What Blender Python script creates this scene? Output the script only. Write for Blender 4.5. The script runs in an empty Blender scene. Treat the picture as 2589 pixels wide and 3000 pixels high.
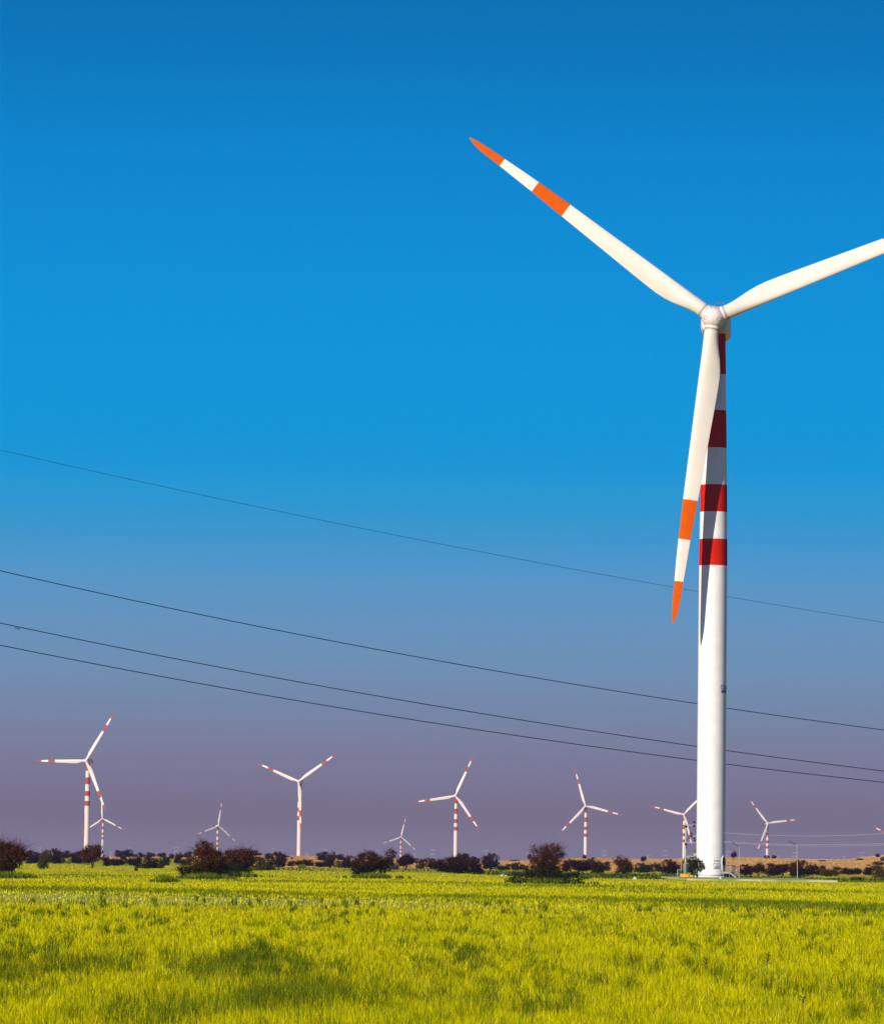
import bpy, math, random
import numpy as np
from mathutils import Vector, Matrix, noise

R = math.radians
scene = bpy.context.scene
col = scene.collection

# ------------------------------------------------------------------ camera
F = 14383.0            # focal length in photo pixels (photo 2589 x 3000)
CAMZ = 2.5
PITCH, ROLL = 4.037, 0.70
cd = bpy.data.cameras.new("camera")
cam = bpy.data.objects.new("camera", cd)
col.objects.link(cam)
cd.sensor_fit = 'HORIZONTAL'
cd.sensor_width = 36.0
cd.lens = F / 2589.0 * 36.0
cd.clip_start = 1.0
cd.clip_end = 60000.0
cam.location = (0, 0, CAMZ)
CR = Matrix.Rotation(R(90 + PITCH), 3, 'X') @ Matrix.Rotation(R(ROLL), 3, 'Z')
cam.rotation_euler = CR.to_euler()
scene.camera = cam

# ------------------------------------------------------------------ light
SUN_AZ, SUN_EL = 36.5, 21.5          # degrees left of straight behind the camera, elevation
sd = Vector((-math.sin(R(SUN_AZ)) * math.cos(R(SUN_EL)), -math.cos(R(SUN_AZ)) * math.cos(R(SUN_EL)), math.sin(R(SUN_EL))))
sl = bpy.data.lights.new("sun", 'SUN')
sl.energy = 5.0
sl.angle = R(0.5)
sl.color = (1.0, 0.92, 0.80)
so = bpy.data.objects.new("sun", sl)
col.objects.link(so)
so.rotation_euler = sd.to_track_quat('Z', 'Y').to_euler()

world = bpy.data.worlds.new("World")
scene.world = world
world.use_nodes = True
wt = world.node_tree
wt.nodes.clear()
wo = wt.nodes.new('ShaderNodeOutputWorld')
bg = wt.nodes.new('ShaderNodeBackground')
tc = wt.nodes.new('ShaderNodeTexCoord')
sep = wt.nodes.new('ShaderNodeSeparateXYZ')
mr = wt.nodes.new('ShaderNodeMapRange')
mr.inputs['From Max'].default_value = 0.18
ramp = wt.nodes.new('ShaderNodeValToRGB')
sky = wt.nodes.new('ShaderNodeTexSky')
sky.sky_type = 'NISHITA'
sky.sun_disc = False
sky.sun_elevation = R(SUN_EL)
sky.sun_rotation = R(180 + SUN_AZ)
sk = wt.nodes.new('ShaderNodeMix'); sk.data_type = 'RGBA'; sk.blend_type = 'MULTIPLY'
sk.inputs['Factor'].default_value = 1.0
mx = wt.nodes.new('ShaderNodeMix'); mx.data_type = 'RGBA'
mr2 = wt.nodes.new('ShaderNodeMapRange'); mr2.interpolation_type = 'SMOOTHSTEP'
mr2.inputs['From Min'].default_value = 0.19
mr2.inputs['From Max'].default_value = 0.32


def s2l(c):
    return tuple(((v / 255.0) / 12.92 if v / 255.0 < 0.04045 else ((v / 255.0 + 0.055) / 1.055) ** 2.4) for v in c)


SKY_STR = 0.10
# elevation (sine) -> colour of the sky, deep blue above, violet grey near the horizon
stops = [(0.0, (0.264, 0.1544, 0.1657)), (0.0019, (0.264, 0.1544, 0.1657)), (0.0078, (0.2194, 0.1182, 0.1109)), (0.0147, (0.2037, 0.1569, 0.2252)), (0.0241, (0.1957, 0.2042, 0.3058)), (0.0313, (0.1723, 0.2369, 0.3736)), (0.0404, (0.1472, 0.2707, 0.4405)), (0.0477, (0.1247, 0.2832, 0.495)), (0.0561, (0.0907, 0.2902, 0.5423)), (0.0615, (0.0585, 0.2933, 0.5769)), (0.065, (0.0438, 0.2902, 0.5824)), (0.0692, (0.0257, 0.2944, 0.5943)), (0.0719, (0.0187, 0.2944, 0.6123)), (0.0747, (0.0133, 0.2976, 0.6171)), (0.0778, (0.0067, 0.2899, 0.6349)), (0.0814, (0.003, 0.2891, 0.6406)), (0.0875, (0.0, 0.2896, 0.6542)), (0.0982, (0.0, 0.2853, 0.655)), (0.1186, (0.0, 0.2606, 0.6441)), (0.1392, (0.0, 0.2274, 0.5925)), (0.1609, (0.0, 0.1771, 0.482)), (0.1731, (0.0, 0.1566, 0.4331))]
cr = ramp.color_ramp
while len(cr.elements) > 1:
    cr.elements.remove(cr.elements[-1])
for i, (z, c) in enumerate(stops):
    e = cr.elements[0] if i == 0 else cr.elements.new(z / 0.18)
    e.position = z / 0.18
    l = c
    e.color = (l[0] / SKY_STR, l[1] / SKY_STR, l[2] / SKY_STR, 1)
cr.interpolation = 'LINEAR'
lk = wt.links.new
lk(tc.outputs['Generated'], sep.inputs[0])
lk(sep.outputs['Z'], mr.inputs['Value'])
lk(mr.outputs[0], ramp.inputs[0])
lk(sep.outputs['Z'], mr2.inputs['Value'])
lk(mr2.outputs[0], mx.inputs['Factor'])
lk(ramp.outputs[0], mx.inputs[6])
sk.inputs[7].default_value = (0.18, 0.23, 0.80, 1)
lk(sky.outputs[0], sk.inputs[6])
lk(sk.outputs[2], mx.inputs[7])
lk(mx.outputs[2], bg.inputs['Color'])
bg.inputs['Strength'].default_value = SKY_STR
lk(bg.outputs[0], wo.inputs[0])

scene.view_settings.view_transform = 'Standard'
scene.view_settings.look = 'None'
scene.view_settings.gamma = 1.0
scene.view_settings.exposure = 0.1
scene.cycles.max_bounces = 5
scene.cycles.diffuse_bounces = 1
scene.cycles.volume_bounces = 0


# ------------------------------------------------------------------ helpers
def ray(px, py):
    return CR @ Vector(((px - 1294.5) / F, -(py - 1500.0) / F, -1.0))


def at(px, py, Y):
    d = ray(px, py)
    t = Y / d.y
    return Vector((d.x * t, Y, CAMZ + d.z * t))


def tag(o, label=None, cat=None, group=None, kind=None):
    if label: o['label'] = label
    if cat: o['category'] = cat
    if group: o['group'] = group
    if kind: o['kind'] = kind
    return o


def empty(name, loc, rz=0.0):
    o = bpy.data.objects.new(name, None)
    col.objects.link(o)
    o.location = loc
    o.rotation_euler = (0, 0, rz)
    return o


class MB:
    def __init__(s):
        s.v, s.f, s.m = [], [], []

    def add(s, vs, fs, mi=0):
        o = len(s.v)
        s.v += [tuple(v) for v in vs]
        s.f += [tuple(i + o for i in f) for f in fs]
        s.m += [mi] * len(fs)
        return s

    def box(s, c, size, mi=0, M=None):
        x, y, z = size[0] / 2, size[1] / 2, size[2] / 2
        vs = [Vector((a * x, b * y, d * z)) for a in (-1, 1) for b in (-1, 1) for d in (-1, 1)]
        if M is not None:
            vs = [M @ v for v in vs]
        vs = [v + Vector(c) for v in vs]
        return s.add(vs, [(0, 1, 3, 2), (4, 6, 7, 5), (0, 4, 5, 1), (2, 3, 7, 6), (0, 2, 6, 4), (1, 5, 7, 3)], mi)

    def bar(s, a, b, w, h=None, mi=0):
        a, b = Vector(a), Vector(b)
        d = b - a
        q = d.to_track_quat('Z', 'Y').to_matrix()
        return s.box((a + b) / 2, (w, h or w, d.length), mi, q)

    def tube(s, pts, rad, n=8, mi=0, cap=True):
        pts = [Vector(p) for p in pts]
        if not hasattr(rad, '__len__'):
            rad = [rad] * len(pts)
        vs, fs = [], []
        ref = None
        for i, p in enumerate(pts):
            d = (pts[min(i + 1, len(pts) - 1)] - pts[max(i - 1, 0)]).normalized()
            if ref is None:
                ref = Vector((0, 0, 1)) if abs(d.z) < 0.9 else Vector((1, 0, 0))
            u = (ref - d * ref.dot(d)).normalized()
            ref = u
            w = d.cross(u)
            for k in range(n):
                a = 2 * math.pi * k / n
                vs.append(p + (u * math.cos(a) + w * math.sin(a)) * rad[i])
        for i in range(len(pts) - 1):
            for k in range(n):
                k2 = (k + 1) % n
                fs.append((i * n + k, i * n + k2, (i + 1) * n + k2, (i + 1) * n + k))
        if cap:
            fs.append(tuple(range(n - 1, -1, -1)))
            fs.append(tuple(range((len(pts) - 1) * n, len(pts) * n)))
        return s.add(vs, fs, mi)

    def lathe(s, prof, n=48, M=None, mi=0, mats=None, c=(0, 0, 0)):
        vs, fs, ms = [], [], []
        for z, r in prof:
            for k in range(n):
                a = 2 * math.pi * k / n
                v = Vector((r * math.cos(a), r * math.sin(a), z))
                if M is not None:
                    v = M @ v
                vs.append(v + Vector(c))
        for i in range(len(prof) - 1):
            for k in range(n):
                k2 = (k + 1) % n
                fs.append((i * n + k, i * n + k2, (i + 1) * n + k2, (i + 1) * n + k))
                ms.append(mats[i] if mats else mi)
        fs.append(tuple(range(n - 1, -1, -1))); ms.append(ms[0])
        fs.append(tuple(range((len(prof) - 1) * n, len(prof) * n))); ms.append(ms[-2])
        o = len(s.v)
        s.v += [tuple(v) for v in vs]
        s.f += [tuple(i + o for i in f) for f in fs]
        s.m += ms
        return s

    def mesh(s, name, mats, smooth=None):
        me = bpy.data.meshes.new(name)
        me.from_pydata(s.v, [], s.f)
        if not isinstance(mats, (list, tuple)):
            mats = [mats]
        for m in mats:
            me.materials.append(m)
        me.polygons.foreach_set('material_index', s.m)
        if smooth is not None:
            me.polygons.foreach_set('use_smooth', [True] * len(s.f))
            try:
                me.set_sharp_from_angle(angle=R(smooth))
            except Exception:
                pass
        me.update()
        return me

    def build(s, name, mats, parent=None, smooth=None):
        o = bpy.data.objects.new(name, s.mesh(name, mats, smooth))
        col.objects.link(o)
        if parent is not None:
            o.parent = parent
        return o


def copy_tree(o, parent=None):
    c = o.copy()
    col.objects.link(c)
    if parent is not None:
        c.parent = parent
    for ch in o.children:
        copy_tree(ch, c)
    return c


def mat(name, c, rough=0.6, var=0.0, scale=3.0, c2=None, metal=0.0, spec=0.3, coord='Object', bump=0.0, detail=4.0, isl=0.0):
    m = bpy.data.materials.new(name)
    m.use_nodes = True
    nt = m.node_tree
    p = nt.nodes['Principled BSDF']
    p.inputs['Roughness'].default_value = rough
    p.inputs['Metallic'].default_value = metal
    p.inputs['Specular IOR Level'].default_value = spec
    tcn = nt.nodes.new('ShaderNodeTexCoord')
    nz = nt.nodes.new('ShaderNodeTexNoise')
    nz.inputs['Scale'].default_value = scale
    nz.inputs['Detail'].default_value = detail
    nt.links.new(tcn.outputs[coord], nz.inputs['Vector'])
    rp = nt.nodes.new('ShaderNodeValToRGB')
    if c2 is None:
        c2 = tuple(max(0, v * (1 - var)) for v in c)
        c1 = tuple(min(1, v * (1 + var)) for v in c)
    else:
        c1 = c
    rp.color_ramp.elements[0].position = 0.38
    rp.color_ramp.elements[1].position = 0.62
    rp.color_ramp.elements[0].color = (*c2, 1)
    rp.color_ramp.elements[1].color = (*c1, 1)
    nt.links.new(nz.outputs['Fac'], rp.inputs[0])
    out = rp.outputs[0]
    if isl > 0:
        g = nt.nodes.new('ShaderNodeNewGeometry')
        mm = nt.nodes.new('ShaderNodeMapRange')
        mm.inputs['To Min'].default_value = 1 - isl
        mm.inputs['To Max'].default_value = 1 + isl
        nt.links.new(g.outputs['Random Per Island'], mm.inputs['Value'])
        mu = nt.nodes.new('ShaderNodeMix'); mu.data_type = 'RGBA'; mu.blend_type = 'MULTIPLY'
        mu.inputs['Factor'].default_value = 1
        nt.links.new(out, mu.inputs[6])
        nt.links.new(mm.outputs[0], mu.inputs[7])
        out = mu.outputs[2]
    nt.links.new(out, p.inputs['Base Color'])
    if bump > 0:
        b = nt.nodes.new('ShaderNodeBump')
        b.inputs['Strength'].default_value = bump
        nt.links.new(nz.outputs['Fac'], b.inputs['Height'])
        nt.links.new(b.outputs[0], p.inputs['Normal'])
    return m


M = dict(
    white=mat('white_paint', (0.80, 0.76, 0.72), 0.38, 0.035, 0.6, spec=0.4),
    blade=mat('blade_white', (0.72, 0.64, 0.54), 0.45, 0.03, 0.35, spec=0.35),
    red=mat('red_band_paint', (0.56, 0.014, 0.001), 0.6, 0.06, 1.2, spec=0.0),
    orange=mat('orange_blade_paint', (0.60, 0.092, 0.0), 0.7, 0.04, 1.0, spec=0.0),
    redfar=mat('dull_red_paint', (0.40, 0.060, 0.016), 0.6, 0.06, 1.2, spec=0.1),  # duller, more orange red used on the distant turbines
    hub=mat('hub_paint', (0.70, 0.62, 0.58), 0.45, 0.07, 1.2),
    dark=mat('dark_parts_and_shade', (0.05, 0.03, 0.025), 0.7, 0.2),  # for dark parts, and the shade painted inside the tower entrance
    brownline=mat('brown_seam', (0.16, 0.09, 0.06), 0.7, 0.2),
    stain=mat('brown_stain', (0.55, 0.38, 0.22), 0.8, 0.2, 2.0),
    stair=mat('stair_steel', (0.26, 0.27, 0.22), 0.6, 0.12, 6.0),
    steel=mat('galvanised_steel', (0.40, 0.40, 0.36), 0.45, 0.12, 6.0, metal=0.3),
    wire=mat('wire', (0.02, 0.012, 0.018), 0.6, 0.1),
    palewire=mat('pale_wire', (0.62, 0.58, 0.62), 0.5, 0.1),
    concrete=mat('concrete', (0.50, 0.48, 0.22), 0.9, 0, 0.35, c2=(0.24, 0.27, 0.07), detail=8, bump=0.2, spec=0.0),
    concretew=mat('white_plinth', (0.72, 0.70, 0.66), 0.8, 0.1, 2.0),
    insul=mat('insulator_brown', (0.06, 0.012, 0.012), 0.3, 0.2),
    tank=mat('tank_grey_green', (0.42, 0.45, 0.33), 0.5, 0.08, 2.0),
    ochre=mat('ochre_wall', (0.68, 0.36, 0.03), 0.9, 0.15, 3.0),
    fence=mat('green_mesh', (0.04, 0.09, 0.05), 0.6, 0.1),
    brown=mat('brown_plaster', (0.36, 0.19, 0.08), 0.9, 0.1, 2.0),
    rust=mat('rust_orange', (0.55, 0.17, 0.04), 0.8, 0.1, 2.0),
    blue=mat('blue_letters', (0.01, 0.03, 0.16), 0.5, 0.05),
    green=mat('green_mark', (0.02, 0.22, 0.08), 0.5, 0.05),
    bark=mat('bark', (0.05, 0.028, 0.018), 0.9, 0.3, 8.0),
    sand=mat('pale_stone', (0.60, 0.58, 0.46), 0.95, 0.2, 1.5, bump=0.4),
    lamp=mat('lamp_head', (0.07, 0.06, 0.06), 0.5, 0.1),
    pylon=mat('pylon_steel', (0.30, 0.27, 0.33), 0.5, 0.1),
)

# ------------------------------------------------------------------ terrain
HORY = 2515.0
CREST = [(-2500, 2500), (-200, 2509.5), (0, 2510), (350, 2511), (600, 2508.5), (740, 2507), (830, 2508), (960, 2511), (1150, 2517), (1300, 2521),
         (1450, 2523.5), (1560, 2522), (1620, 2517.5), (1690, 2514.5), (1735, 2514.5), (1850, 2518), (1930, 2517.5), (2000, 2517), (2130, 2514),
         (2260, 2515), (2350, 2518), (2480, 2519), (2520, 2514.5), (2570, 2508.5), (2620, 2504), (2800, 2503), (5000, 2510)]
_cx = [at(p, s, 2000).x for p, s in CREST]
_cz = [at(p, s, 2000).z for p, s in CREST]


def crest(x):
    return np.interp(x, _cx, _cz)


def sstep(a, b, v):
    t = np.clip((v - a) / (b - a), 0, 1)
    return t * t * (3 - 2 * t)


def T(x, y):
    zc = crest(x * 2000.0 / np.maximum(y, 800.0))
    z = zc * sstep(1050, 2000, y)
    z = z - np.maximum(y - 2030, 0) * 0.0031
    z = np.maximum(z, -30.0)
    return z + (np.sin(x * 0.11 + y * 0.017) * np.sin(y * 0.031 + x * 0.02)) * 0.02 * sstep(250, 500, y) * (1 - sstep(900, 1050, y) * 0.5)


def ground(px, py):
    d = ray(px, py)
    y = 60.0
    while y < 2030:
        t = y / d.y
        if CAMZ + d.z * t <= float(T(np.array(d.x * t), np.array(y))):
            return Vector((d.x * t, y, float(T(np.array(d.x * t), np.array(y)))))
        y += 2.0
    y = 1992.0
    t = y / d.y
    return Vector((d.x * t, y, float(T(np.array(d.x * t), np.array(y))) - 0.05))


# zone functions (world x, y -> which vegetation)
def col_of(x, y):
    return x / np.maximum(y, 1) * F + 1294.5


EDGE = [(-3000, 1250), (560, 1200), (680, 1000), (800, 860), (1290, 830), (1400, 790), (1500, 740), (1700, 670), (2000, 650), (2300, 640), (6000, 640)]


def edge(x, y):
    return np.interp(col_of(x, y), [e[0] for e in EDGE], [e[1] for e in EDGE])


DRY = [(-3000, 1650), (560, 1600), (680, 1150), (1290, 1120), (1700, 1120), (2000, 1080), (6000, 1080)]


def dryedge(x, y):
    return np.interp(col_of(x, y), [e[0] for e in DRY], [e[1] for e in DRY])


TB = [(-5000, 320), (0, 312), (900, 296), (1300, 288), (1725, 262), (2400, 250), (8000, 240)]


def track_back(x, y):
    return np.interp(col_of(x, y), [e[0] for e in TB], [e[1] for e in TB])


TRACK_F = 228.0
xs = np.concatenate([np.arange(-2900, -300, 100), np.arange(-300, 300, 6), np.arange(300, 2901, 100)])
ys = np.concatenate([np.arange(-150, 600, 25), np.arange(600, 2400, 12), np.arange(2400, 14901, 250)])
X, Y = np.meshgrid(xs, ys)
Z = T(X, Y)
nx, ny = len(xs), len(ys)
verts = np.stack([X, Y, Z], -1).reshape(-1, 3)
ii = np.arange(ny - 1)[:, None] * nx + np.arange(nx - 1)[None, :]
faces = np.stack([ii, ii + 1, ii + nx + 1, ii + nx], -1).reshape(-1, 4)


def npmesh(name, verts, faces, mats, smooth=False):
    me = bpy.data.meshes.new(name)
    me.vertices.add(len(verts))
    me.vertices.foreach_set('co', np.asarray(verts, np.float32).ravel())
    if isinstance(faces, list):       # [quads, tris]
        flat = np.concatenate([f.ravel() for f in faces])
        sizes = np.concatenate([np.full(len(f), f.shape[1]) for f in faces])
    else:
        flat = faces.ravel()
        sizes = np.full(len(faces), faces.shape[1])
    me.loops.add(len(flat))
    me.loops.foreach_set('vertex_index', flat.astype(np.int32))
    me.polygons.add(len(sizes))
    starts = np.concatenate([[0], np.cumsum(sizes)[:-1]]).astype(np.int32)
    me.polygons.foreach_set('loop_start', starts)
    try:
        me.polygons.foreach_set('loop_total', sizes.astype(np.int32))
    except Exception:
        pass
    for m in (mats if isinstance(mats, (list, tuple)) else [mats]):
        me.materials.append(m)
    me.update(calc_edges=True)
    if smooth:
        me.polygons.foreach_set('use_smooth', np.ones(len(sizes), bool))
    return me


gm = bpy.data.materials.new('ground_mix')
gm.use_nodes = True
nt = gm.node_tree
P = nt.nodes['Principled BSDF']
P.inputs['Roughness'].default_value = 0.95
P.inputs['Specular IOR Level'].default_value = 0.0
tcn = nt.nodes.new('ShaderNodeTexCoord')


def gnoise(scale, detail=6, stretch=(1, 1, 1)):
    mp = nt.nodes.new('ShaderNodeMapping')
    mp.inputs['Scale'].default_value = stretch
    n = nt.nodes.new('ShaderNodeTexNoise')
    n.inputs['Scale'].default_value = scale
    n.inputs['Detail'].default_value = detail
    nt.links.new(tcn.outputs['Object'], mp.inputs[0])
    nt.links.new(mp.outputs[0], n.inputs['Vector'])
    return n.outputs['Fac']


def gramp(fac, a, b, p0=0.35, p1=0.65):
    r = nt.nodes.new('ShaderNodeValToRGB')
    r.color_ramp.elements[0].position = p0
    r.color_ramp.elements[1].position = p1
    r.color_ramp.elements[0].color = (*a, 1)
    r.color_ramp.elements[1].color = (*b, 1)
    nt.links.new(fac, r.inputs[0])
    return r.outputs[0]


def gmix(fac, a, b):
    m_ = nt.nodes.new('ShaderNodeMix'); m_.data_type = 'RGBA'
    nt.links.new(fac, m_.inputs['Factor'])
    nt.links.new(a, m_.inputs[6])
    nt.links.new(b, m_.inputs[7])
    return m_.outputs[2]


def gattr(name):
    a = nt.nodes.new('ShaderNodeAttribute')
    a.attribute_name = name
    return a.outputs['Fac']


def gthr(fac, noise_out, width=0.25):
    # attribute edge broken up by noise
    add = nt.nodes.new('ShaderNodeMath'); add.operation = 'ADD'
    nt.links.new(fac, add.inputs[0])
    mu = nt.nodes.new('ShaderNodeMath'); mu.operation = 'MULTIPLY_ADD'
    mu.inputs[1].default_value = 1.2
    mu.inputs[2].default_value = -0.6
    nt.links.new(noise_out, mu.inputs[0])
    nt.links.new(mu.outputs[0], add.inputs[1])
    mr_ = nt.nodes.new('ShaderNodeMapRange')
    mr_.inputs['From Min'].default_value = 0.5 - width
    mr_.inputs['From Max'].default_value = 0.5 + width
    nt.links.new(add.outputs[0], mr_.inputs['Value'])
    return mr_.outputs[0]


soil = gramp(gnoise(0.5), (0.10, 0.11, 0.01), (0.22, 0.21, 0.015))
yel = gramp(gnoise(0.06, 8), (0.30, 0.31, 0.02), (0.52, 0.46, 0.03))
grn = gramp(gnoise(0.12, 8), (0.04, 0.07, 0.008), (0.20, 0.22, 0.015))
ocr = gramp(gnoise(0.035, 9, (1, 0.45, 1)), (0.52, 0.25, 0.06), (0.84, 0.50, 0.16), 0.3, 0.7)
pal = gramp(gnoise(0.3, 8), (0.55, 0.38, 0.22), (0.75, 0.58, 0.40))
nb = gnoise(0.05, 5)
c = gmix(gattr('mid'), soil, yel)
c = gmix(gthr(gattr('undergrowth'), nb), c, grn)
c = gmix(gthr(gattr('dry'), nb), c, ocr)
c = gmix(gthr(gattr('bare'), nb), c, pal)
nt.links.new(c, P.inputs['Base Color'])
bp = nt.nodes.new('ShaderNodeBump'); bp.inputs['Strength'].default_value = 0.6; bp.inputs['Distance'].default_value = 0.6
nt.links.new(gnoise(0.25, 8), bp.inputs['Height'])
nt.links.new(bp.outputs[0], P.inputs['Normal'])

gme = npmesh('ground', verts, faces, gm, True)
fx, fy = verts[:, 0], verts[:, 1]
ed, de = edge(fx, fy), dryedge(fx, fy)
cl = col_of(fx, fy)


def setattr_(n, v):
    a = gme.attributes.new(n, 'FLOAT', 'POINT')
    a.data.foreach_set('value', np.asarray(v, np.float32))


setattr_('mid', sstep(300, 600, fy))
setattr_('undergrowth', sstep(0, 25, fy - ed) * (1 - sstep(0.22, 0.34, fy / ed - 1)) * (fy > 0) * (0.25 + 0.75 * sstep(1250, 1400, cl)))
setattr_('dry', sstep(-60, 60, fy - de))
setattr_('bare', ((cl > 2490) & (fy > 1700) & (fy < 2100) & (fx > 160)) * 0.8)
go = bpy.data.objects.new('ground', gme)
col.objects.link(go)
tag(go, kind='structure')

# stony track across the field: a thin sheet above the soil
n = 60
tv, tf = [], []
for i in range(n + 1):
    x0 = -140 + 280 * i / n
    b = float(track_back(np.array(x0 * 1.0), np.array(285.0)))
    f0 = TRACK_F + 2.0 * math.sin(i * 0.7) + 1.2 * math.sin(i * 2.1)
    for j in range(9):
        tv.append((x0, f0 + (b - 4 - f0) * j / 8 + math.sin(i * 1.3) * 1.5, 0.012))
for i in range(n):
    for j in range(8):
        a = i * 9 + j
        tf.append((a, a + 9, a + 10, a + 1))
mtrack = mat('pale_track', (0.62, 0.58, 0.12), 0.95, 0, 0.45, c2=(0.20, 0.25, 0.012), detail=9, bump=0.5, spec=0.0)
mb = MB(); mb.add(tv, tf)
tag(mb.build('track', mtrack), kind='structure')


# ------------------------------------------------------------------ grass and low plants (stuff)
rng = np.random.default_rng(7)


def fbm(x, y, s, seed=0):
    v = 0
    for k, (a, b) in enumerate([(1, 0.5), (2.1, 0.27), (4.3, 0.15), (9.1, 0.08)]):
        q = s * a
        v = v + b * (np.sin(x * q * 1.3 + seed + 1.7 * np.sin(y * q * 0.9 + seed * 2 + k)) * np.cos(y * q * 0.8 - seed * 3 + 1.3 * np.sin(x * q * 1.1 + k)))
    return v


def blades(name, x, y, h, w, lean, mats, z=None, curl=0.5):
    n = len(x)
    if z is None:
        z = T(x, y)
    a = rng.uniform(0, 2 * math.pi, n)
    ux, uy = np.cos(a), np.sin(a)
    b = rng.uniform(0, 2 * math.pi, n)
    lx, ly = np.cos(b) * lean * h, np.sin(b) * lean * h
    V = np.zeros((n, 5, 3), np.float32)
    hw = w / 2
    V[:, 0] = np.stack([x - ux * hw, y - uy * hw, z - 0.02], -1)
    V[:, 1] = np.stack([x + ux * hw, y + uy * hw, z - 0.02], -1)
    mxp, myp = x + lx * 0.3, y + ly * 0.3
    V[:, 2] = np.stack([mxp + ux * hw * 0.8, myp + uy * hw * 0.8, z + h * 0.6], -1)
    V[:, 3] = np.stack([mxp - ux * hw * 0.8, myp - uy * hw * 0.8, z + h * 0.6], -1)
    V[:, 4] = np.stack([x + lx, y + ly, z + h * (1 - curl * lean * lean)], -1)
    base = np.arange(n)[:, None] * 5
    q = base + np.array([0, 1, 2, 3])[None]
    t = base + np.array([3, 2, 4])[None]
    me = npmesh(name, V.reshape(-1, 3), [q, t], mats)
    o = bpy.data.objects.new(name, me)
    col.objects.link(o)
    return o


def screen_scatter(n, py0, py1, px0=-450, px1=3040):
    """ground spots with more of them near than far, over a field wider than the view"""
    py = rng.uniform(py0, py1, n)
    d = CAMZ * F / (py - HORY)
    return rng.uniform(-1, 1, n) * (0.102 * d + 6.0), d


# dark green patches in the near field (world spots, sizes in metres)
def gpt(px, py):
    g = ground(px, py)
    return g.x, g.y


blobs = []
for px, py, rx, ry, s in [(640, 2870, 0.75, 4.5, 1.0), (740, 2850, 1.1, 5.5, 1.0), (820, 2870, 0.9, 4, 0.7), (960, 2885, 0.7, 3, 0.6),
                          (760, 2990, 0.9, 3.2, 1.0), (880, 2985, 1.2, 4, 0.8), (640, 3010, 1.0, 3, 0.9), (980, 2990, 1.2, 3, 0.7),
                          (120, 2880, 1.6, 4, 0.7), (250, 2878, 1.2, 3.5, 0.6), (10, 2850, 0.5, 8, 0.9), (60, 2960, 1.2, 2.5, 0.5),
                          (1370, 2850, 0.7, 4, 0.6), (1420, 2960, 0.6, 2.5, 0.5), (1560, 2865, 0.6, 2, 0.3), (1880, 2870, 0.6, 2.5, 0.5), (2060, 2880, 0.5, 4, 0.7),
                          (1650, 2985, 0.6, 2, 0.3), (300, 2990, 1.0, 2, 0.5), (1330, 2790, 0.3, 3, 0.4), (2140, 2650, 7, 12, 0.9), (1960, 2648, 6, 9, 0.7),
                          (1730, 2640, 7, 9, 0.6), (1370, 2634, 6, 9, 0.7), (700, 2622, 10, 14, 0.5), (300, 2614, 14, 10, 0.7), (120, 2606, 9, 10, 0.5),
                          (2400, 2660, 8, 10, 0.7), (2540, 2672, 6, 8, 0.8), (850, 2586, 10, 18, 0.6), (1300, 2590, 9, 18, 0.5), (1700, 2600, 8, 14, 0.7), (1530, 2600, 7, 12, 0.6),
                          (1940, 2610, 6, 14, 0.5), (2260, 2612, 6, 14, 0.6), (2440, 2618, 6, 14, 0.5), (250, 2566, 10, 16, 0.9), (200, 2572, 9, 12, 0.5)]:
    gx, gy = gpt(px, py)
    blobs.append((gx, gy, rx * (0.68 if py > 2700 else 1), ry * (2.0 if py > 2700 else 1.2), s))


def greenness(x, y):
    v = np.clip(fbm(x, y * 0.35, 0.35, 3.0) * 1.6 - 0.34, 0, 1) * 0.30 * (y < 200) + np.clip(fbm(x, y * 0.5, 0.09, 5.0) * 1.6 - 0.25, 0, 1) * 0.4 * (y >= 150)
    tb = track_back(x, y)
    v = np.maximum(v, (y > tb - 4) * (1 - sstep(2, 34, y - tb)) * np.clip(0.32 + 0.6 * fbm(x, y, 0.12, 2.5), 0, 1) * (0.5 + 0.5 * sstep(300, 1500, col_of(x, y))))
    wx = x + np.where(y < 200, 0.45, 1.5) * fbm(x, y * 0.25, 1.1, 21.0) * 1.6
    wy = y + np.where(y < 200, 5.0, 9.0) * fbm(x, y * 0.2, 0.9, 31.0) * 1.6
    for gx, gy, rx, ry, s in blobs:
        v = np.maximum(v, s * (0.10 if gy < 200 else 1.0) * np.exp(-(((wx - gx) / rx) ** 2 + ((wy - gy) / ry) ** 2) ** 1.4))
    rough = np.where(y < 200, np.clip(0.6 + 2.2 * fbm(x, y * 0.3, 2.6, 11.0), 0.05, 1), 1)
    return v * rough


m_grass = mat('yellow_grass', (0.54, 0.495, 0.002), 0.6, 0, 0.9, c2=(0.415, 0.40, 0.002), coord='Object', isl=0.30, detail=3, spec=0.0)
m_tuft = mat('tussock_green', (0.15, 0.18, 0.006), 0.6, 0, 0.9, c2=(0.045, 0.075, 0.004), isl=0.55, detail=3, spec=0.0)
m_weed = mat('green_grass', (0.17, 0.205, 0.006), 0.6, 0, 0.9, c2=(0.07, 0.10, 0.005), isl=0.4, detail=3, spec=0.0)

NG = 2000000
x, y = screen_scatter(NG, 2528, 3060)
on = (y < edge(x, y) + rng.uniform(-15, 15, NG)) | (rng.uniform(0, 1, NG) < 0.12 * (y < 1100))
on &= ~((y > TRACK_F) & (y < track_back(x, y)) & (rng.uniform(0, 1, NG) < 0.93 - 0.16 * sstep(800, 1900, col_of(x, y)) + 0.08 * fbm(x, y, 0.25, 8.0)))
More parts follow.
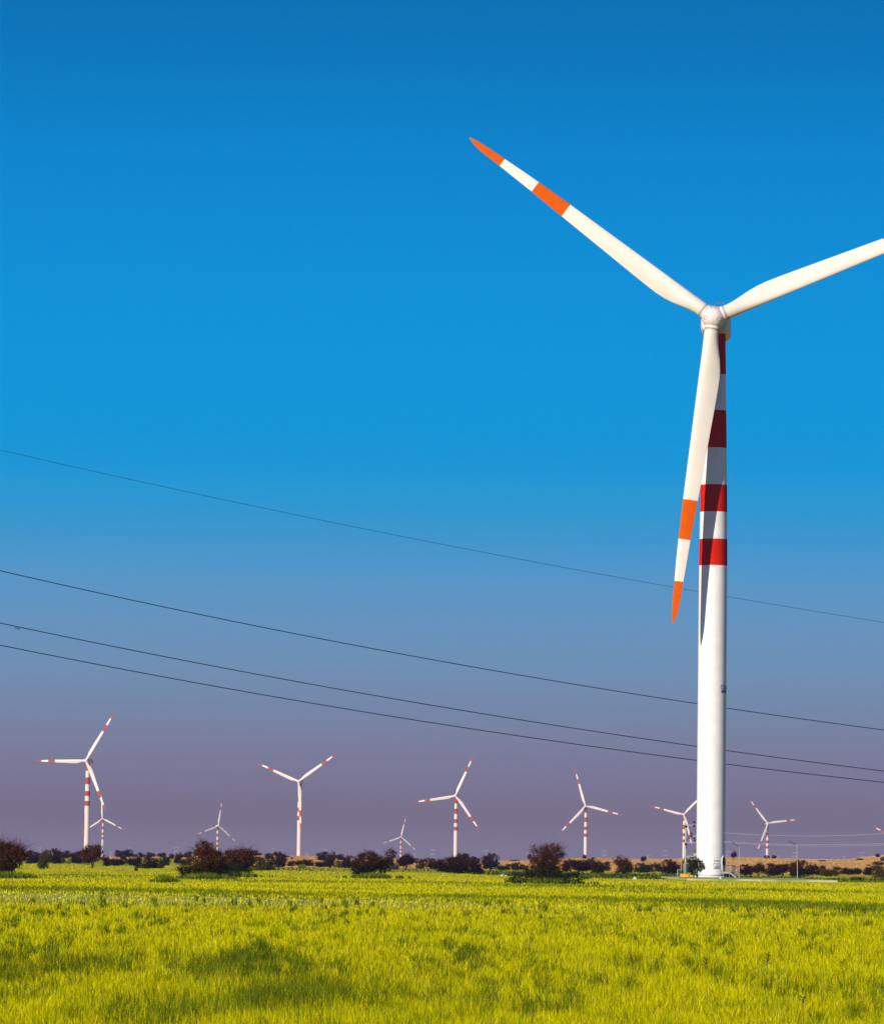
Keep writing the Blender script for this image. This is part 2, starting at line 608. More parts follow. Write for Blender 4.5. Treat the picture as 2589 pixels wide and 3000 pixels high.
# the turbine pad stays clear
on &= ~((np.abs(x - 38.6 - 4) < 11) & (y > 640) & (y < 712))
on &= y < 1500
x, y = x[on], y[on]
gness = greenness(x, y)
isw = rng.uniform(0, 1, len(x)) < gness + 0.07 + 0.18 * np.clip(fbm(x, y * 0.35, 1.2, 51.0), 0, 1)
far_ = sstep(170, 330, y)
h = (0.13 + 0.20 * rng.random(len(x)) ** 1.5) * (1 + 0.5 * fbm(x, y * 0.5, 1.7, 15.0) * (1 - far_)) * (1 + 0.22 * fbm(x, y, 0.5, 1.0) * (1 - 0.6 * far_)) * (1 - 0.3 * far_) * np.where(y > 560, 0.45, 1.0)
w = y * 0.95e-4 * rng.uniform(0.5, 1.6, len(x)) + 0.001
lean = rng.uniform(0.0, 0.75, len(x)) ** 1.3
g = ~isw
tag(blades('field_grass', x[g], y[g], h[g], w[g], lean[g], m_grass),
    'tall yellow green grass covering the whole field', 'grass', kind='stuff')
tag(blades('green_weeds', x[isw], y[isw], h[isw] * (1.15 + 0.7 * np.clip(gness[isw], 0, 1)), w[isw], lean[isw], m_weed),
    'darker green weed patches growing in the yellow grass', 'weeds', kind='stuff')
# irregular tussocks of taller green grass: many in the patches, a few everywhere
cx_, cy_, sz_ = [], [], []
for gx, gy, rx, ry, s_ in blobs:
    if gy < 200:
        k = int(30 * s_ * rx * ry / 4)
        t_ = rng.normal(size=(k, 2)) * 0.40 + rng.normal(size=(5, 2))[rng.integers(0, 5, k)] * 0.42
        cx_.append(gx + t_[:, 0] * rx * 1.25); cy_.append(gy + t_[:, 1] * ry * 1.25 + t_[:, 0] * ry * 0.5)
        sz_.append(rng.uniform(0.5, 1.25, k) * (0.6 + 0.5 * s_))
px_, py_ = screen_scatter(2600, 2650, 3050)
keep = fbm(px_, py_ * 0.3, 0.5, 41.0) > 0.08
cx_.append(px_[keep]); cy_.append(py_[keep]); sz_.append(rng.uniform(0.3, 0.8, keep.sum()))
for px0, py0, ww_ in ((24, 2576, 130), (600, 2578, 150), (690, 2572, 120), (1098, 2575, 130), (1594, 2592, 190), (484, 2588, 50)):
    gx, gy = gpt(px0, py0)
    k = 80
    u_ = rng.normal(size=k) * 0.36
    cx_.append(gx + u_ * ww_ * gy / F); cy_.append(gy - rng.uniform(-6, 10, k) * np.exp(-u_ ** 2 * 2)); sz_.append(rng.uniform(0.3, 2.3, k) * np.exp(-u_ ** 2 * 3))
cx_, cy_, sz_ = np.concatenate(cx_), np.concatenate(cy_), np.concatenate(sz_)
nb_ = 34
bx_ = np.repeat(cx_, nb_); by_ = np.repeat(cy_, nb_); bs_ = np.repeat(sz_, nb_)
ang = rng.uniform(0, 6.283, len(bx_)); rad_ = rng.random(len(bx_)) ** 0.5 * 0.22 * bs_
tag(blades('tussocks', bx_ + np.cos(ang) * rad_, by_ + np.sin(ang) * rad_ * 2, (0.32 + 0.28 * rng.random(len(bx_))) * (0.55 + 0.5 * bs_),
           by_ * 1.1e-4 * rng.uniform(0.5, 1.5, len(bx_)), rng.uniform(0.05, 0.6, len(bx_)), m_tuft),
    'irregular tussocks of taller dark green grass in the near field', 'tussocks', kind='stuff')
n = 42000
x, y = screen_scatter(n, 2660, 3050)
tag(blades('arched_leaves', x, y, rng.uniform(0.2, 0.34, n), y * 1.0e-4 * rng.uniform(0.7, 1.6, n), rng.uniform(0.6, 1.25, n), m_tuft, curl=0.35),
    'dark arched leaves scattered among the yellow grass', 'grass', kind='stuff')
# taller single bent stalks standing out of the near grass
n = 7000
x, y = screen_scatter(n, 2660, 3040)
h = rng.uniform(0.30, 0.48, n)
tag(blades('grass_stalks', x, y, h, np.full(n, 0.009) * rng.uniform(0.6, 1.4, n) * y / 90, rng.uniform(0.1, 0.9, n),
           mat('pale_stalk', (0.62, 0.52, 0.02), 0.6, 0.1, 1.0, isl=0.3, spec=0.0)), 'long bent pale stalks rising above the near grass', 'grass', kind='stuff')
# pale low weeds on the track
n = 26000
x = rng.uniform(-40, 40, n); y = rng.uniform(TRACK_F, 318, n)
k = y < track_back(x, y)
x, y = x[k], y[k]
k = fbm(x, y, 0.6, 2.0) > -0.12
x, y = x[k], y[k]
tag(blades('pale_weeds', x, y, rng.uniform(0.03, 0.11, len(x)), rng.uniform(0.03, 0.10, len(x)), rng.uniform(0, 1.4, len(x)),
           mat('grey_green_weed', (0.62, 0.58, 0.14), 0.8, 0, 0.5, c2=(0.14, 0.20, 0.015), isl=0.5, spec=0.0)), 'low pale grey green weeds on the stony track', 'weeds', kind='stuff')
# dark green undergrowth behind the field
n = 60000
y = rng.uniform(620, 1150, n); x = (rng.uniform(-300, 3000, n) - 1294.5) / F * y
e = edge(x, y)
k = (y > e - 5) & (y < e * 1.30) & (fbm(x, y, 0.08, 9.0) > -0.05) & ((col_of(x, y) > 1300) | (rng.uniform(0, 1, n) < 0.15) & (col_of(x, y) > 780))
k &= ~((np.abs(x - 38.6 - 4) < 11.5) & (y < 716))
x, y = x[k], y[k]
hh = np.clip(0.38 + 0.5 * fbm(x, y, 0.25, 4.0), 0.08, 0.9)
tag(blades('undergrowth', x, y, hh * rng.uniform(0.5, 1.1, len(x)), rng.uniform(0.12, 0.4, len(x)), rng.uniform(0, 1, len(x)),
           mat('undergrowth_green', (0.12, 0.14, 0.010), 0.7, 0, 0.08, c2=(0.025, 0.05, 0.005), isl=0.5, spec=0.0)), 'low dark green undergrowth along the far edge of the field', 'undergrowth', kind='stuff')
# dry tufts on the ridge
n = 50000
y = rng.uniform(1060, 2040, n); x = (rng.uniform(-300, 2900, n) - 1294.5) / F * y
k = (y > dryedge(x, y) - 40) & (fbm(x, y, 0.05, 6.0) > -0.2)
x, y = x[k], y[k]
tag(blades('dry_grass', x, y, rng.uniform(0.08, 0.28, len(x)), rng.uniform(0.1, 0.32, len(x)), rng.uniform(0, 1, len(x)),
           mat('dry_tuft', (0.70, 0.41, 0.12), 0.9, 0, 0.03, c2=(0.48, 0.25, 0.07), isl=0.35, spec=0.0)), 'dry ochre grass tufts on the low ridge', 'dry grass', kind='stuff')


# ------------------------------------------------------------------ wind turbines
TILT = 5.0
HUBH = 79.5
OVER = 3.8
A_ = Vector((0, -math.cos(R(TILT)), math.sin(R(TILT))))
R_ = Vector((1, 0, 0))
U_ = Vector((0, math.sin(R(TILT)), math.cos(R(TILT))))
HUBP = Vector((0, 0, HUBH)) + A_ * OVER
PERP = Matrix((R_, U_, A_)).transposed()      # rotor frame: x right, y up, z towards the wind

BLT = [(1.75, 1.04, -1.04, 2.08), (2.6, 1.03, -1.05, 2.06), (3.6, 1.0, -1.18, 1.9), (4.6, 0.98, -1.4, 1.65), (6.0, 0.96, -1.76, 1.3), (7.4, 0.95, -1.98, 1.08),
       (8.8, 0.94, -2.06, 0.95), (10.5, 0.93, -2.02, 0.84), (13, 0.91, -1.92, 0.72), (16, 0.88, -1.78, 0.62), (20, 0.84, -1.6, 0.52), (26.3, 0.79, -1.33, 0.41),
       (31.95, 0.68, -1.05, 0.31), (35, 0.58, -0.95, 0.26), (37.95, 0.44, -0.84, 0.20), (40.5, 0.33, -0.79, 0.15), (42.0, 0.23, -0.69, 0.12), (42.9, 0.13, -0.54, 0.09), (43.5, 0.03, -0.37, 0.06), (43.95, -0.08, -0.22, 0.03)]
BANDS = [(26.6, 32.3), (38.4, 50)]
BLT = [(r_ * 1.0115 if r_ > 5 else r_, a_, b_, c_) for r_, a_, b_, c_ in BLT]


def blade_mb():
    b = MB()
    n = 28
    rings = []
    for r, le, te, th in BLT:
        ch = le - te
        cen = (le + te) / 2
        wc = max(0.0, min(1.0, 1 - (r - 2.6) / 4.8))       # circle weight
        tw = R(13.0 * max(0, 1 - r / 30.0)) * (1 - wc)
        ring = []
        for k in range(n):
            a = 2 * math.pi * k / n
            xc, yc = math.cos(a) * ch / 2, math.sin(a) * th / 2
            s = (1 - math.cos(a)) / 2                       # 0 leading, 1 trailing
            t = 2.6 * (0.2969 * math.sqrt(s) - 0.126 * s - 0.3516 * s * s + 0.2843 * s ** 3 - 0.1015 * s ** 4)
            ya = t * th * 1.95 / 1.0 * (1 if math.sin(a) >= 0 else -1) * 0.5 * 1.9 / 0.5 * 0.5
            px_, py_ = xc + cen, yc * wc + ya * (1 - wc)
            x_ = px_ * math.cos(tw) + py_ * math.sin(tw)
            y_ = -px_ * math.sin(tw) + py_ * math.cos(tw)
            ring.append(Vector((x_, y_, r)))
        rings.append(ring)
    vs = [v for ring in rings for v in ring]
    fs, ms = [], []
    for i in range(len(rings) - 1):
        rm = (BLT[i][0] + BLT[i + 1][0]) / 2
        mi = 1 if any(a <= rm <= b_ for a, b_ in BANDS) else 0
        for k in range(n):
            k2 = (k + 1) % n
            fs.append((i * n + k, i * n + k2, (i + 1) * n + k2, (i + 1) * n + k)); ms.append(mi)
    fs.append(tuple(range(n - 1, -1, -1))); ms.append(0)
    fs.append(tuple(range((len(rings) - 1) * n, len(rings) * n))); ms.append(1)
    b.v, b.f, b.m = [tuple(v) for v in vs], fs, ms
    return b


def blade_matrix(theta):
    c_, s_ = math.cos(R(theta)), math.sin(R(theta))
    zd = R_ * c_ + U_ * s_
    tg = -R_ * s_ + U_ * c_
    xd = -tg
    yd = zd.cross(xd)
    m = Matrix((xd, yd, zd)).transposed().to_4x4()
    m.translation = HUBP
    return m


TZ = [44.5, 48.3, 52.2, 56.1, 61.4, 66.8, 72.0]


def tower_r(z):
    return float(np.interp(z, [0, 46, 56, 78.0], [2.06, 2.02, 1.90, 1.50]))


def tower_mb(foot=0.0):
    prof, mats_ = [], []
    zs = sorted(set([-foot, 0.0, 0.12, 12, 23.9, 24.0, 36, *TZ, 50.5, 75, 78.0]))
    for z in zs:
        prof.append((z, tower_r(max(z, 0))))
    for a, b_ in zip(zs[:-1], zs[1:]):
        m_ = (a + b_) / 2
        red = 44.5 < m_ < 48.3 or 52.2 < m_ < 56.1 or 61.4 < m_ < 66.8 or m_ > 72.0
        mats_.append(1 if red else 0)
    b = MB()
    b.lathe(prof, 64, mats=mats_)
    # flange joints
    for z in (24.0, 50.5, 75.0):
        b.lathe([(z - 0.03, tower_r(z) + 0.012), (z + 0.03, tower_r(z) + 0.012)], 64, mi=(1 if z > 72 else 0))
    return b


def nacelle_mb():
    b = MB()
    # rounded box lofted along the shaft axis (rotor frame), from behind the spinner to the tail
    secs = [(-1.35, 1.15, 1.15, 0.0), (-1.5, 1.7, 1.6, 0.0), (-2.2, 1.95, 1.75, 0.0), (-4.0, 2.03, 1.82, 0.05), (-8.0, 2.03, 1.82, 0.08), (-9.6, 1.95, 1.7, 0.08), (-10.6, 1.65, 1.4, 0.08), (-10.9, 1.0, 0.9, 0.08)]
    n = 40
    vs, fs = [], []
    for z, hx, hy, oy in secs:
        for k in range(n):
            a = 2 * math.pi * k / n
            c_, s_ = math.cos(a), math.sin(a)
            p = 0.42
            x_ = hx * math.copysign(abs(c_) ** p, c_)
            y_ = hy * math.copysign(abs(s_) ** p, s_) + oy
            vs.append(HUBP + PERP @ Vector((x_, y_, z)))
    for i in range(len(secs) - 1):
        for k in range(n):
            k2 = (k + 1) % n
            fs.append((i * n + k, (i + 1) * n + k, (i + 1) * n + k2, i * n + k2))
    fs.append(tuple(range(n)))
    fs.append(tuple(range(len(secs) * n - 1, (len(secs) - 1) * n - 1, -1)))
    b.add(vs, fs)
    return b


def spinner_mb(angles):
    b = MB()
    prof = []
    for i in range(15):                                    # dome in front
        a = math.pi / 2 * i / 14
        prof.append((1.72 * math.cos(a) + 0.0, 1.68 * math.sin(a) + 0.001))
    prof = prof + [(-0.6, 1.66), (-1.28, 1.52)]
    b.lathe(prof[::-1], 48, M=PERP, c=HUBP)
    for th in angles:                                      # blade sockets
        m = blade_matrix(th)
        b.lathe([(0.4, 1.10), (1.68, 1.10), (1.70, 1.04)], 36, M=m.to_3x3(), c=HUBP)
    return b


MESH = {}


def turbine_meshes():
    MESH['blade'] = blade_mb().mesh('blade', [M['blade'], M['orange']], 40)
    MESH['tower'] = tower_mb().mesh('tower', [M['white'], M['red']], 30)
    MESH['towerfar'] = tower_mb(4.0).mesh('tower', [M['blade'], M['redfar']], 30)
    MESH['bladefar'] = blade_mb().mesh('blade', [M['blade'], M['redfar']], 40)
    MESH['nacelle'] = nacelle_mb().mesh('nacelle', M['hub'], 40)
    MESH['hub'] = spinner_mb([90, 210, 330]).mesh('hub', M['hub'], 40)


def part(name, me, parent, mw=None):
    o = bpy.data.objects.new(name, me)
    col.objects.link(o)
    o.parent = parent
    if mw is not None:
        o.matrix_local = mw
    return o


turbine_meshes()


def turbine(px, py, Yd, yaw, angles, label, far=True, group='wind turbines in the distance'):
    """hub at photo pixel; root stands at the tower foot"""
    hub = at(px, py, Yd)
    rz = Matrix.Rotation(R(yaw), 3, 'Z')
    off = rz @ (HUBP - Vector((0, 0, HUBH)))
    root = empty('wind_turbine', (hub.x - off.x, hub.y - off.y, hub.z - off.z - HUBH), R(yaw))
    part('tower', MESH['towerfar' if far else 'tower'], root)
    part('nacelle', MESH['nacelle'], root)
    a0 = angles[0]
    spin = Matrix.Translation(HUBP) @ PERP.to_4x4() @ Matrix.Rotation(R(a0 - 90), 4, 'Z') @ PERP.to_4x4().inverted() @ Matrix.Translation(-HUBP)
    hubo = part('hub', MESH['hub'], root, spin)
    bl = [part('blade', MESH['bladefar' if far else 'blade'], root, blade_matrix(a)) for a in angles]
    tag(root, label, 'wind turbine', group)
    return root, hubo, bl


# the big turbine
big, bhub, bblades = turbine(2089.5, 930, 701.6 - OVER, -7.0, (143.1, 22.7, 263.15),
                             'huge white wind turbine in the foreground, red banded tower and orange banded blades', far=False, group=None)
BX, BY, BZ = big.location
# ring seams at the blade roots, small marks on the spinner
for a in (143.1, 22.7, 263.15):
    mm = blade_matrix(a)
    b = MB()
    b.lathe([(1.80, 1.052), (1.80, 1.062), (1.85, 1.062), (1.85, 1.052)], 40, M=mm.to_3x3(), c=HUBP)
    b.lathe([(1.98, 1.045), (1.98, 1.052), (2.0, 1.052), (2.0, 1.045)], 40, M=mm.to_3x3(), c=HUBP)
    b.build('root_seam', M['brownline'], big, 40)


def sph(az, el, r=1.70):
    # a point on the spinner dome, az/el in the rotor frame seen from the front
    v = Vector((math.sin(R(az)), math.sin(R(el)) * math.cos(R(az)), math.cos(R(az)) * math.cos(R(el)))) * r
    return HUBP + PERP @ v


def hatch(az, el, w, h, rot):
    b = MB()
    c_, s_ = math.cos(R(rot)), math.sin(R(rot))
    cs = []
    for u, v in ((-1, -1), (1, -1), (1, 1), (-1, 1)):
        uu, vv = u * w * c_ - v * h * s_, u * w * s_ + v * h * c_
        cs.append((az + uu, el + vv))
    for i in range(4):
        p, q = cs[i], cs[(i + 1) % 4]
        pts = [sph(p[0] + (q[0] - p[0]) * t, p[1] + (q[1] - p[1]) * t, 1.725) for t in (0, 0.5, 1)]
        b.tube(pts, 0.021, 5)
    return b.build('access_hatch', M['brownline'], big)


for az, el, w_, h_, rot in ((-38, -12, 11, 8, 38), (33, -20, 11, 9, -38), (3, 48, 12, 7, 4)):
    hatch(az, el, w_, h_, rot)
b = MB()
b.tube([sph(2, e_, 1.70) for e_ in range(-60, 0, 8)], 0.012, 5)
b.build('spinner_seam', M['brownline'], big)
# rail with sensors on the nacelle roof
b = MB()
for sx in (-0.05, 1.25):
    p0 = HUBP + PERP @ Vector((sx, 1.7, -4.0))
    b.bar(p0, p0 + U_ * 1.25, 0.07)
p0 = HUBP + PERP @ Vector((-0.1, 2.95, -4.0)); b.bar(p0, p0 + R_ * 1.4, 0.07)
for k in range(5):
    q = p0 + R_ * (0.1 + k * 0.28)
    b.bar(q, q + U_ * 0.14, 0.05)
b.build('sensor_rail', M['brownline'], big)
# foot: flange with bolts and plinth
b = MB()
b.lathe([(-0.02, 2.28), (0.16, 2.28), (0.18, 2.07)], 64)
b.build('foot_flange', M['concretew'], big, 30)
b = MB()
for k in range(44):
    a = 2 * math.pi * k / 44
    b.box((2.10 * math.cos(a), 2.10 * math.sin(a), 0.30), (0.07, 0.09, 0.15), 0, Matrix.Rotation(a, 3, 'Z'))
tag(b.build('flange_bolts', M['dark'], big), kind='stuff')


def wrap_text(body, size, az_deg, z0, mat_, r0, name, parent, bold=0.0, center=False):
    cu = bpy.data.curves.new(name, 'FONT')
    cu.body = body
    cu.size = size
    cu.offset = bold
    cu.extrude = 0.0
    to = bpy.data.objects.new(name, cu)
    col.objects.link(to)
    bpy.context.view_layer.update()
    dg = bpy.context.evaluated_depsgraph_get()
    me = bpy.data.meshes.new_from_object(to.evaluated_get(dg))
    bpy.data.objects.remove(to)
    ws = [v.co.x for v in me.vertices]
    off = (min(ws) + max(ws)) / 2 if center else min(ws)
    for v in me.vertices:
        a = R(az_deg) + (v.co.x - off) / r0
        zz = z0 + v.co.y
        v.co = (r0 * math.sin(a), -r0 * math.cos(a), zz)
    me.materials.clear()
    me.materials.append(mat_)
    o = bpy.data.objects.new(name, me)
    col.objects.link(o)
    o.parent = parent
    return o


def wrapped_ring(az_deg, z0, rad, th, r0, name, mat_, parent, squash=1.0):
    b = MB()
    pts = []
    for k in range(25):
        a = 2 * math.pi * k / 24
        aa = R(az_deg) + rad * math.cos(a) / r0
        pts.append((r0 * math.sin(aa), -r0 * math.cos(aa), z0 + rad * math.sin(a) * squash))
    b.tube(pts, th, 5)
    return b.build(name, mat_, parent)


# the tower root is rotated by yaw: undo it in azimuth
YO = -7.0
r_mid = tower_r(26) + 0.02
AZ = lambda px, c_=2083.0: math.degrees(math.asin(max(-0.999, min(0.999, (px - c_) / 41.5)))) - YO
wrapped_ring(AZ(2114, 2087) , 27.1, 0.28, 0.03, r_mid, 'tower_emblem', M['blue'], big)
wrap_text('CLEAN', 0.62, AZ(2118, 2087), 26.85, M['blue'], r_mid, 'tower_lettering', big, 0.02)
wrap_text('ENERGY', 0.52, AZ(2111.5, 2087), 26.3, M['blue'], r_mid, 'tower_lettering', big, 0.02)
# name plate and mark near the foot
rr = 2.085
b = MB()
azs = [AZ(2089) + (AZ(2106.5) - AZ(2089)) * k / 8 for k in range(9)]
vs = []
for a in azs:
    for z_ in (1.24, 1.98):
        vs.append((rr * math.sin(R(a)), -rr * math.cos(R(a)), z_))
b.add(vs, [(2 * k, 2 * k + 2, 2 * k + 3, 2 * k + 1) for k in range(8)])
sign = b.build('name_plate', M['concretew'], big)
b = MB()
for z_ in (1.24, 1.98):
    b.tube([((rr + .01) * math.sin(R(a)), -(rr + .01) * math.cos(R(a)), z_) for a in azs], 0.02, 5)
for a in (azs[0], azs[-1]):
    b.tube([((rr + .01) * math.sin(R(a)), -(rr + .01) * math.cos(R(a)), z_) for z_ in (1.24, 1.98)], 0.02, 5)
b.build('plate_frame', M['blue'], sign)
wrapped_ring((azs[0] + azs[-1]) / 2, 1.80, 0.07, 0.016, rr + .012, 'plate_emblem', M['blue'], sign)
wrap_text('CLEAN', 0.2, (azs[0] + azs[-1]) / 2 - 7, 1.50, M['blue'], rr + 0.012, 'plate_lettering', sign, 0.008)
wrap_text('ENERGY', 0.17, (azs[0] + azs[-1]) / 2 - 8, 1.30, M['dark'], rr + 0.012, 'plate_lettering', sign, 0.006)
b = MB()
a0, a1 = AZ(2090), AZ(2093)
b.add([(rr * math.sin(R(a)), -rr * math.cos(R(a)), z_) for a in (a0, a1) for z_ in (2.26, 2.42)], [(0, 2, 3, 1)])
b.build('maker_mark', M['green'], big)
wrap_text('SUZLON', 0.19, AZ(2094.5), 2.27, M['green'], rr, 'maker_lettering', big, 0.01)

# oval door
DAZ = AZ(2118.5)
dn = Vector((math.sin(R(DAZ)), -math.cos(R(DAZ)), 0)); dt = Vector((math.cos(R(DAZ)), math.sin(R(DAZ)), 0))
b = MB()
pts = []
for k in range(33):
    a = 2 * math.pi * k / 32
    s = Vector((math.copysign(abs(math.cos(a)) ** 0.85, math.cos(a)) * 0.52, 0, math.copysign(abs(math.sin(a)) ** 0.9, math.sin(a)) * 1.08))
    pts.append(dn * (2.0 + 0.08) + dt * s.x + Vector((0, 0, 1.95 + s.z)))
b.tube(pts, 0.075, 8)
doorway = b.build('door_frame', M['white'], big, 60)
b = MB()
vs = [dn * 2.06 + dt * (p - dn * 2.08).dot(dt) * 0.96 + Vector((0, 0, p.z)) for p in pts[:-1]]
vs = vs + [v - dn * 0.35 for v in vs]
nn = 32
b.add(vs, [tuple(range(nn))] + [(k, (k + 1) % nn, nn + (k + 1) % nn, nn + k) for k in range(nn)])
b.build('doorway', M['dark'], big)  # dark panel painted as the shade inside the open entrance

# entrance platform with stairs (its own thing)
plat = empty('entrance_stairs', (BX, BY, BZ), R(-7.0))
b = MB()
PM = Matrix((dn, dt, Vector((0, 0, 1)))).transposed()
pz = 0.82
b.box(PM @ Vector((2.75, 0, pz - 0.05)), (1.3, 1.2, 0.06), 0, PM)
for t_ in (-0.62, 0.62):
    b.box(PM @ Vector((2.75, t_, pz - 0.14)), (1.34, 0.06, 0.26), 0, PM)
b.build('platform', M['stair'], plat)
for t_ in (-0.6, 0.6):
    b = MB()
    b.bar(PM @ Vector((3.4, t_, pz - 0.14)), PM @ Vector((4.45, t_, -0.0)), 0.07, 0.22)
    b.build('stringer', M['stair'], plat)
for k in range(4):
    b = MB()
    b.box(PM @ Vector((3.55 + k * 0.24, 0, pz - 0.2 - k * 0.19)), (0.24, 1.14, 0.04), 0, PM)
    b.build('step', M['stair'], plat)
for t_ in (-0.62, 0.62):
    b = MB()
    for n_ in (2.3, 2.85, 3.38):
        b.bar(PM @ Vector((n_, t_, pz - 0.2)), PM @ Vector((n_, t_, pz + 1.05)), 0.045)
    for hgt in (0.4, 0.72, 1.05):
        if hgt < 1.0 or True:
            b.bar(PM @ Vector((2.1 if hgt < 1 else 2.85, t_, pz + hgt)), PM @ Vector((3.38, t_, pz + hgt)), 0.035)
        b.bar(PM @ Vector((3.38, t_, pz + hgt)), PM @ Vector((4.3, t_, pz + hgt - 0.82)), 0.035)
    b.bar(PM @ Vector((4.3, t_, 0.0)), PM @ Vector((4.3, t_, pz + 0.25)), 0.045)
    b.build('handrail', M['stair'], plat)
for n_, t_ in ((2.3, -0.5), (3.3, -0.5), (2.3, 0.5), (3.3, 0.5)):
    b = MB(); b.bar(PM @ Vector((n_, t_, -0.1)), PM @ Vector((n_, t_, pz - 0.2)), 0.07); b.build('support_leg', M['stair'], plat)
tag(plat, 'grey steel platform with railings and short stairs under the oval tower door', 'stairs')

# concrete pad under the big turbine
b = MB()
b.box((BX + 3.2, 675.5, BZ / 2 - 0.15), (19.5, 74, BZ + 0.3))
pad = b.build('concrete_pad', M['concrete'])
tag(pad, kind='structure')

# distant turbines: hub pixel, distance, yaw, blade angles in the rotor plane
FAR = [
    (252, 2229, 3850, -20, (59.8, 180.3, 295.5), 'tallest of the distant wind turbines, at the far left behind a round tree', ),
    (300, 2399, 8400, -14, (94.6, 214, 334), 'small hazy wind turbine right behind the lower blade of the far left turbine'),
    (640, 2420, 8250, 22, (80.5, 201, 319), 'small hazy wind turbine above the big pair of thorn bushes'),
    (875, 2290, 4480, -16, (36.2, 157.5, 274.8), 'white wind turbine with one blade hanging straight down over its tower'),
    (1175, 2453, 10100, 8, (76.5, 199, 318), 'smallest and faintest wind turbine, low over the middle of the ridge'),
    (1334, 2332, 5000, -12, (66.8, 189, 306.5), 'white wind turbine at the centre of the row with one blade pointing left'),
    (1715, 2362, 5650, -8, (107, 227, 346.5), 'white wind turbine on the small mound left of the foreground tower'),
    (2003, 2387, 6250, -10, (46.5, 166, 285.5), 'wind turbine partly hidden by the left edge of the foreground tower'),
    (2249, 2413, 6870, 6, (127.5, 248, 8), 'white wind turbine just right of the foreground tower with a blade reaching right'),
    (2641, 2463, 6700, -6, (154.5, 274, 34), 'wind turbine at the right edge of which only a blade tip shows'),
]
fars = []
for px, py, yd, yaw, ang, lab in FAR:
    r_, hb, bl = turbine(px, py, yd, yaw, ang, lab)
    r_.location.z = r_.location.z
    fars.append(r_)
# brown inscription streak on the far left tower
b = MB()
ff = tower_r(25) + 0.01
vs = []
for a in (-62, -54, -46):
    for z_ in (20.0, 37.5):
        vs.append((ff * math.sin(R(a + 20)), -ff * math.cos(R(a + 20)), z_))
b.add(vs, [(0, 2, 3, 1), (2, 4, 5, 3)])
b.build('brown_streak', M['stain'], fars[0])

# ------------------------------------------------------------------ power lines
WIRES = [([(0, 1318.5), (600, 1451), (1250, 1585.5), (1900, 1709), (2489, 1808), (2589, 1823)], 0.030, 'thin dark wire highest in the sky, passing behind the lowest orange blade tip'),
         ([(0, 1673), (600, 1802), (1250, 1930), (1900, 2041.5), (2489, 2126), (2589, 2138.5)], 0.062, 'dark power line second from the top, crossing behind the white tower'),
         ([(0, 1826), (600, 1946), (1250, 2064), (1900, 2168), (2489, 2247.5), (2589, 2259)], 0.062, 'dark power line with a small damper hanging near its left end'),
         ([(0, 1891), (600, 2004.5), (1250, 2115), (1900, 2211.5), (2489, 2282), (2589, 2292)], 0.062, 'lowest of the four long dark power lines')]
for pts, rad, lab in WIRES:
    q = np.polyfit([p[0] for p in pts], [p[1] for p in pts], 2)
    path = []
    for k in range(46):
        px = -700 + k * 90
        yd = 690 + 136 * px / 2589.0
        path.append(at(px, np.polyval(q, px), yd))
    b = MB(); b.tube(path, rad, 6)
    wo_ = b.build('power_line', M['wire'])
    tag(wo_, lab, 'power line', 'dark power lines crossing the sky')
    if 'damper' in lab:
        c0 = at(50, np.polyval(q, 50), 692.6)
        b = MB()
        b.bar(c0, c0 + Vector((0, 0, -0.22)), 0.1)
        b.bar(c0 + Vector((-0.28, 0, -0.22)), c0 + Vector((0.3, 0, -0.30)), 0.05)
        b.tube([c0 + Vector((-0.36, 0, -0.22)), c0 + Vector((-0.18, 0, -0.22))], 0.075, 8)
        b.tube([c0 + Vector((0.16, 0, -0.27)), c0 + Vector((0.42, 0, -0.33))], 0.075, 8)
        b.build('damper', M['wire'], wo_)

PW = [([(2060, 2436), (2125, 2440.5), (2320, 2450.5), (2450, 2448.5), (2589, 2443)], 'thin pale wire, upper one right of the white tower'),
      ([(2060, 2462), (2125, 2466), (2350, 2475), (2450, 2475.3), (2589, 2472)], 'thin pale wire, middle one right of the white tower'),
      ([(2060, 2464.5), (2125, 2468.5), (2350, 2479.5), (2450, 2480), (2589, 2476)], 'thin pale wire, lowest one right of the white tower')]
for pts, lab in PW:
    q = np.polyfit([p[0] for p in pts], [p[1] for p in pts], 2)
    path = [at(px, np.polyval(q, px), 700.0 + (px - 2118) * 0.02) for px in range(2120, 2900, 40)]
    b = MB(); b.tube(path, 0.022, 6)
    tag(b.build('service_wire', M['palewire']), lab, 'wire', 'pale wires right of the tower')

# ------------------------------------------------------------------ distribution pole structure beside the tower
S = 20.35   # px per metre at 707 m
SY = 707.0


def sp(px, py, Yd=SY):
    return at(px, py, Yd)


def insul(b, p, up=0.3, n_=3, r=0.13):
    for k in range(n_):
        z_ = up * k / max(1, n_ - 1)
        b.lathe([(z_ - 0.05, 0.04), (z_ - 0.03, r), (z_ + 0.02, r * 0.8), (z_ + 0.05, 0.04)], 10, c=p)


p0 = sp(2009, 2570)
pole = empty('distribution_pole', (p0.x, SY, 0.0))


def L(v):
    return Vector(v) - pole.location


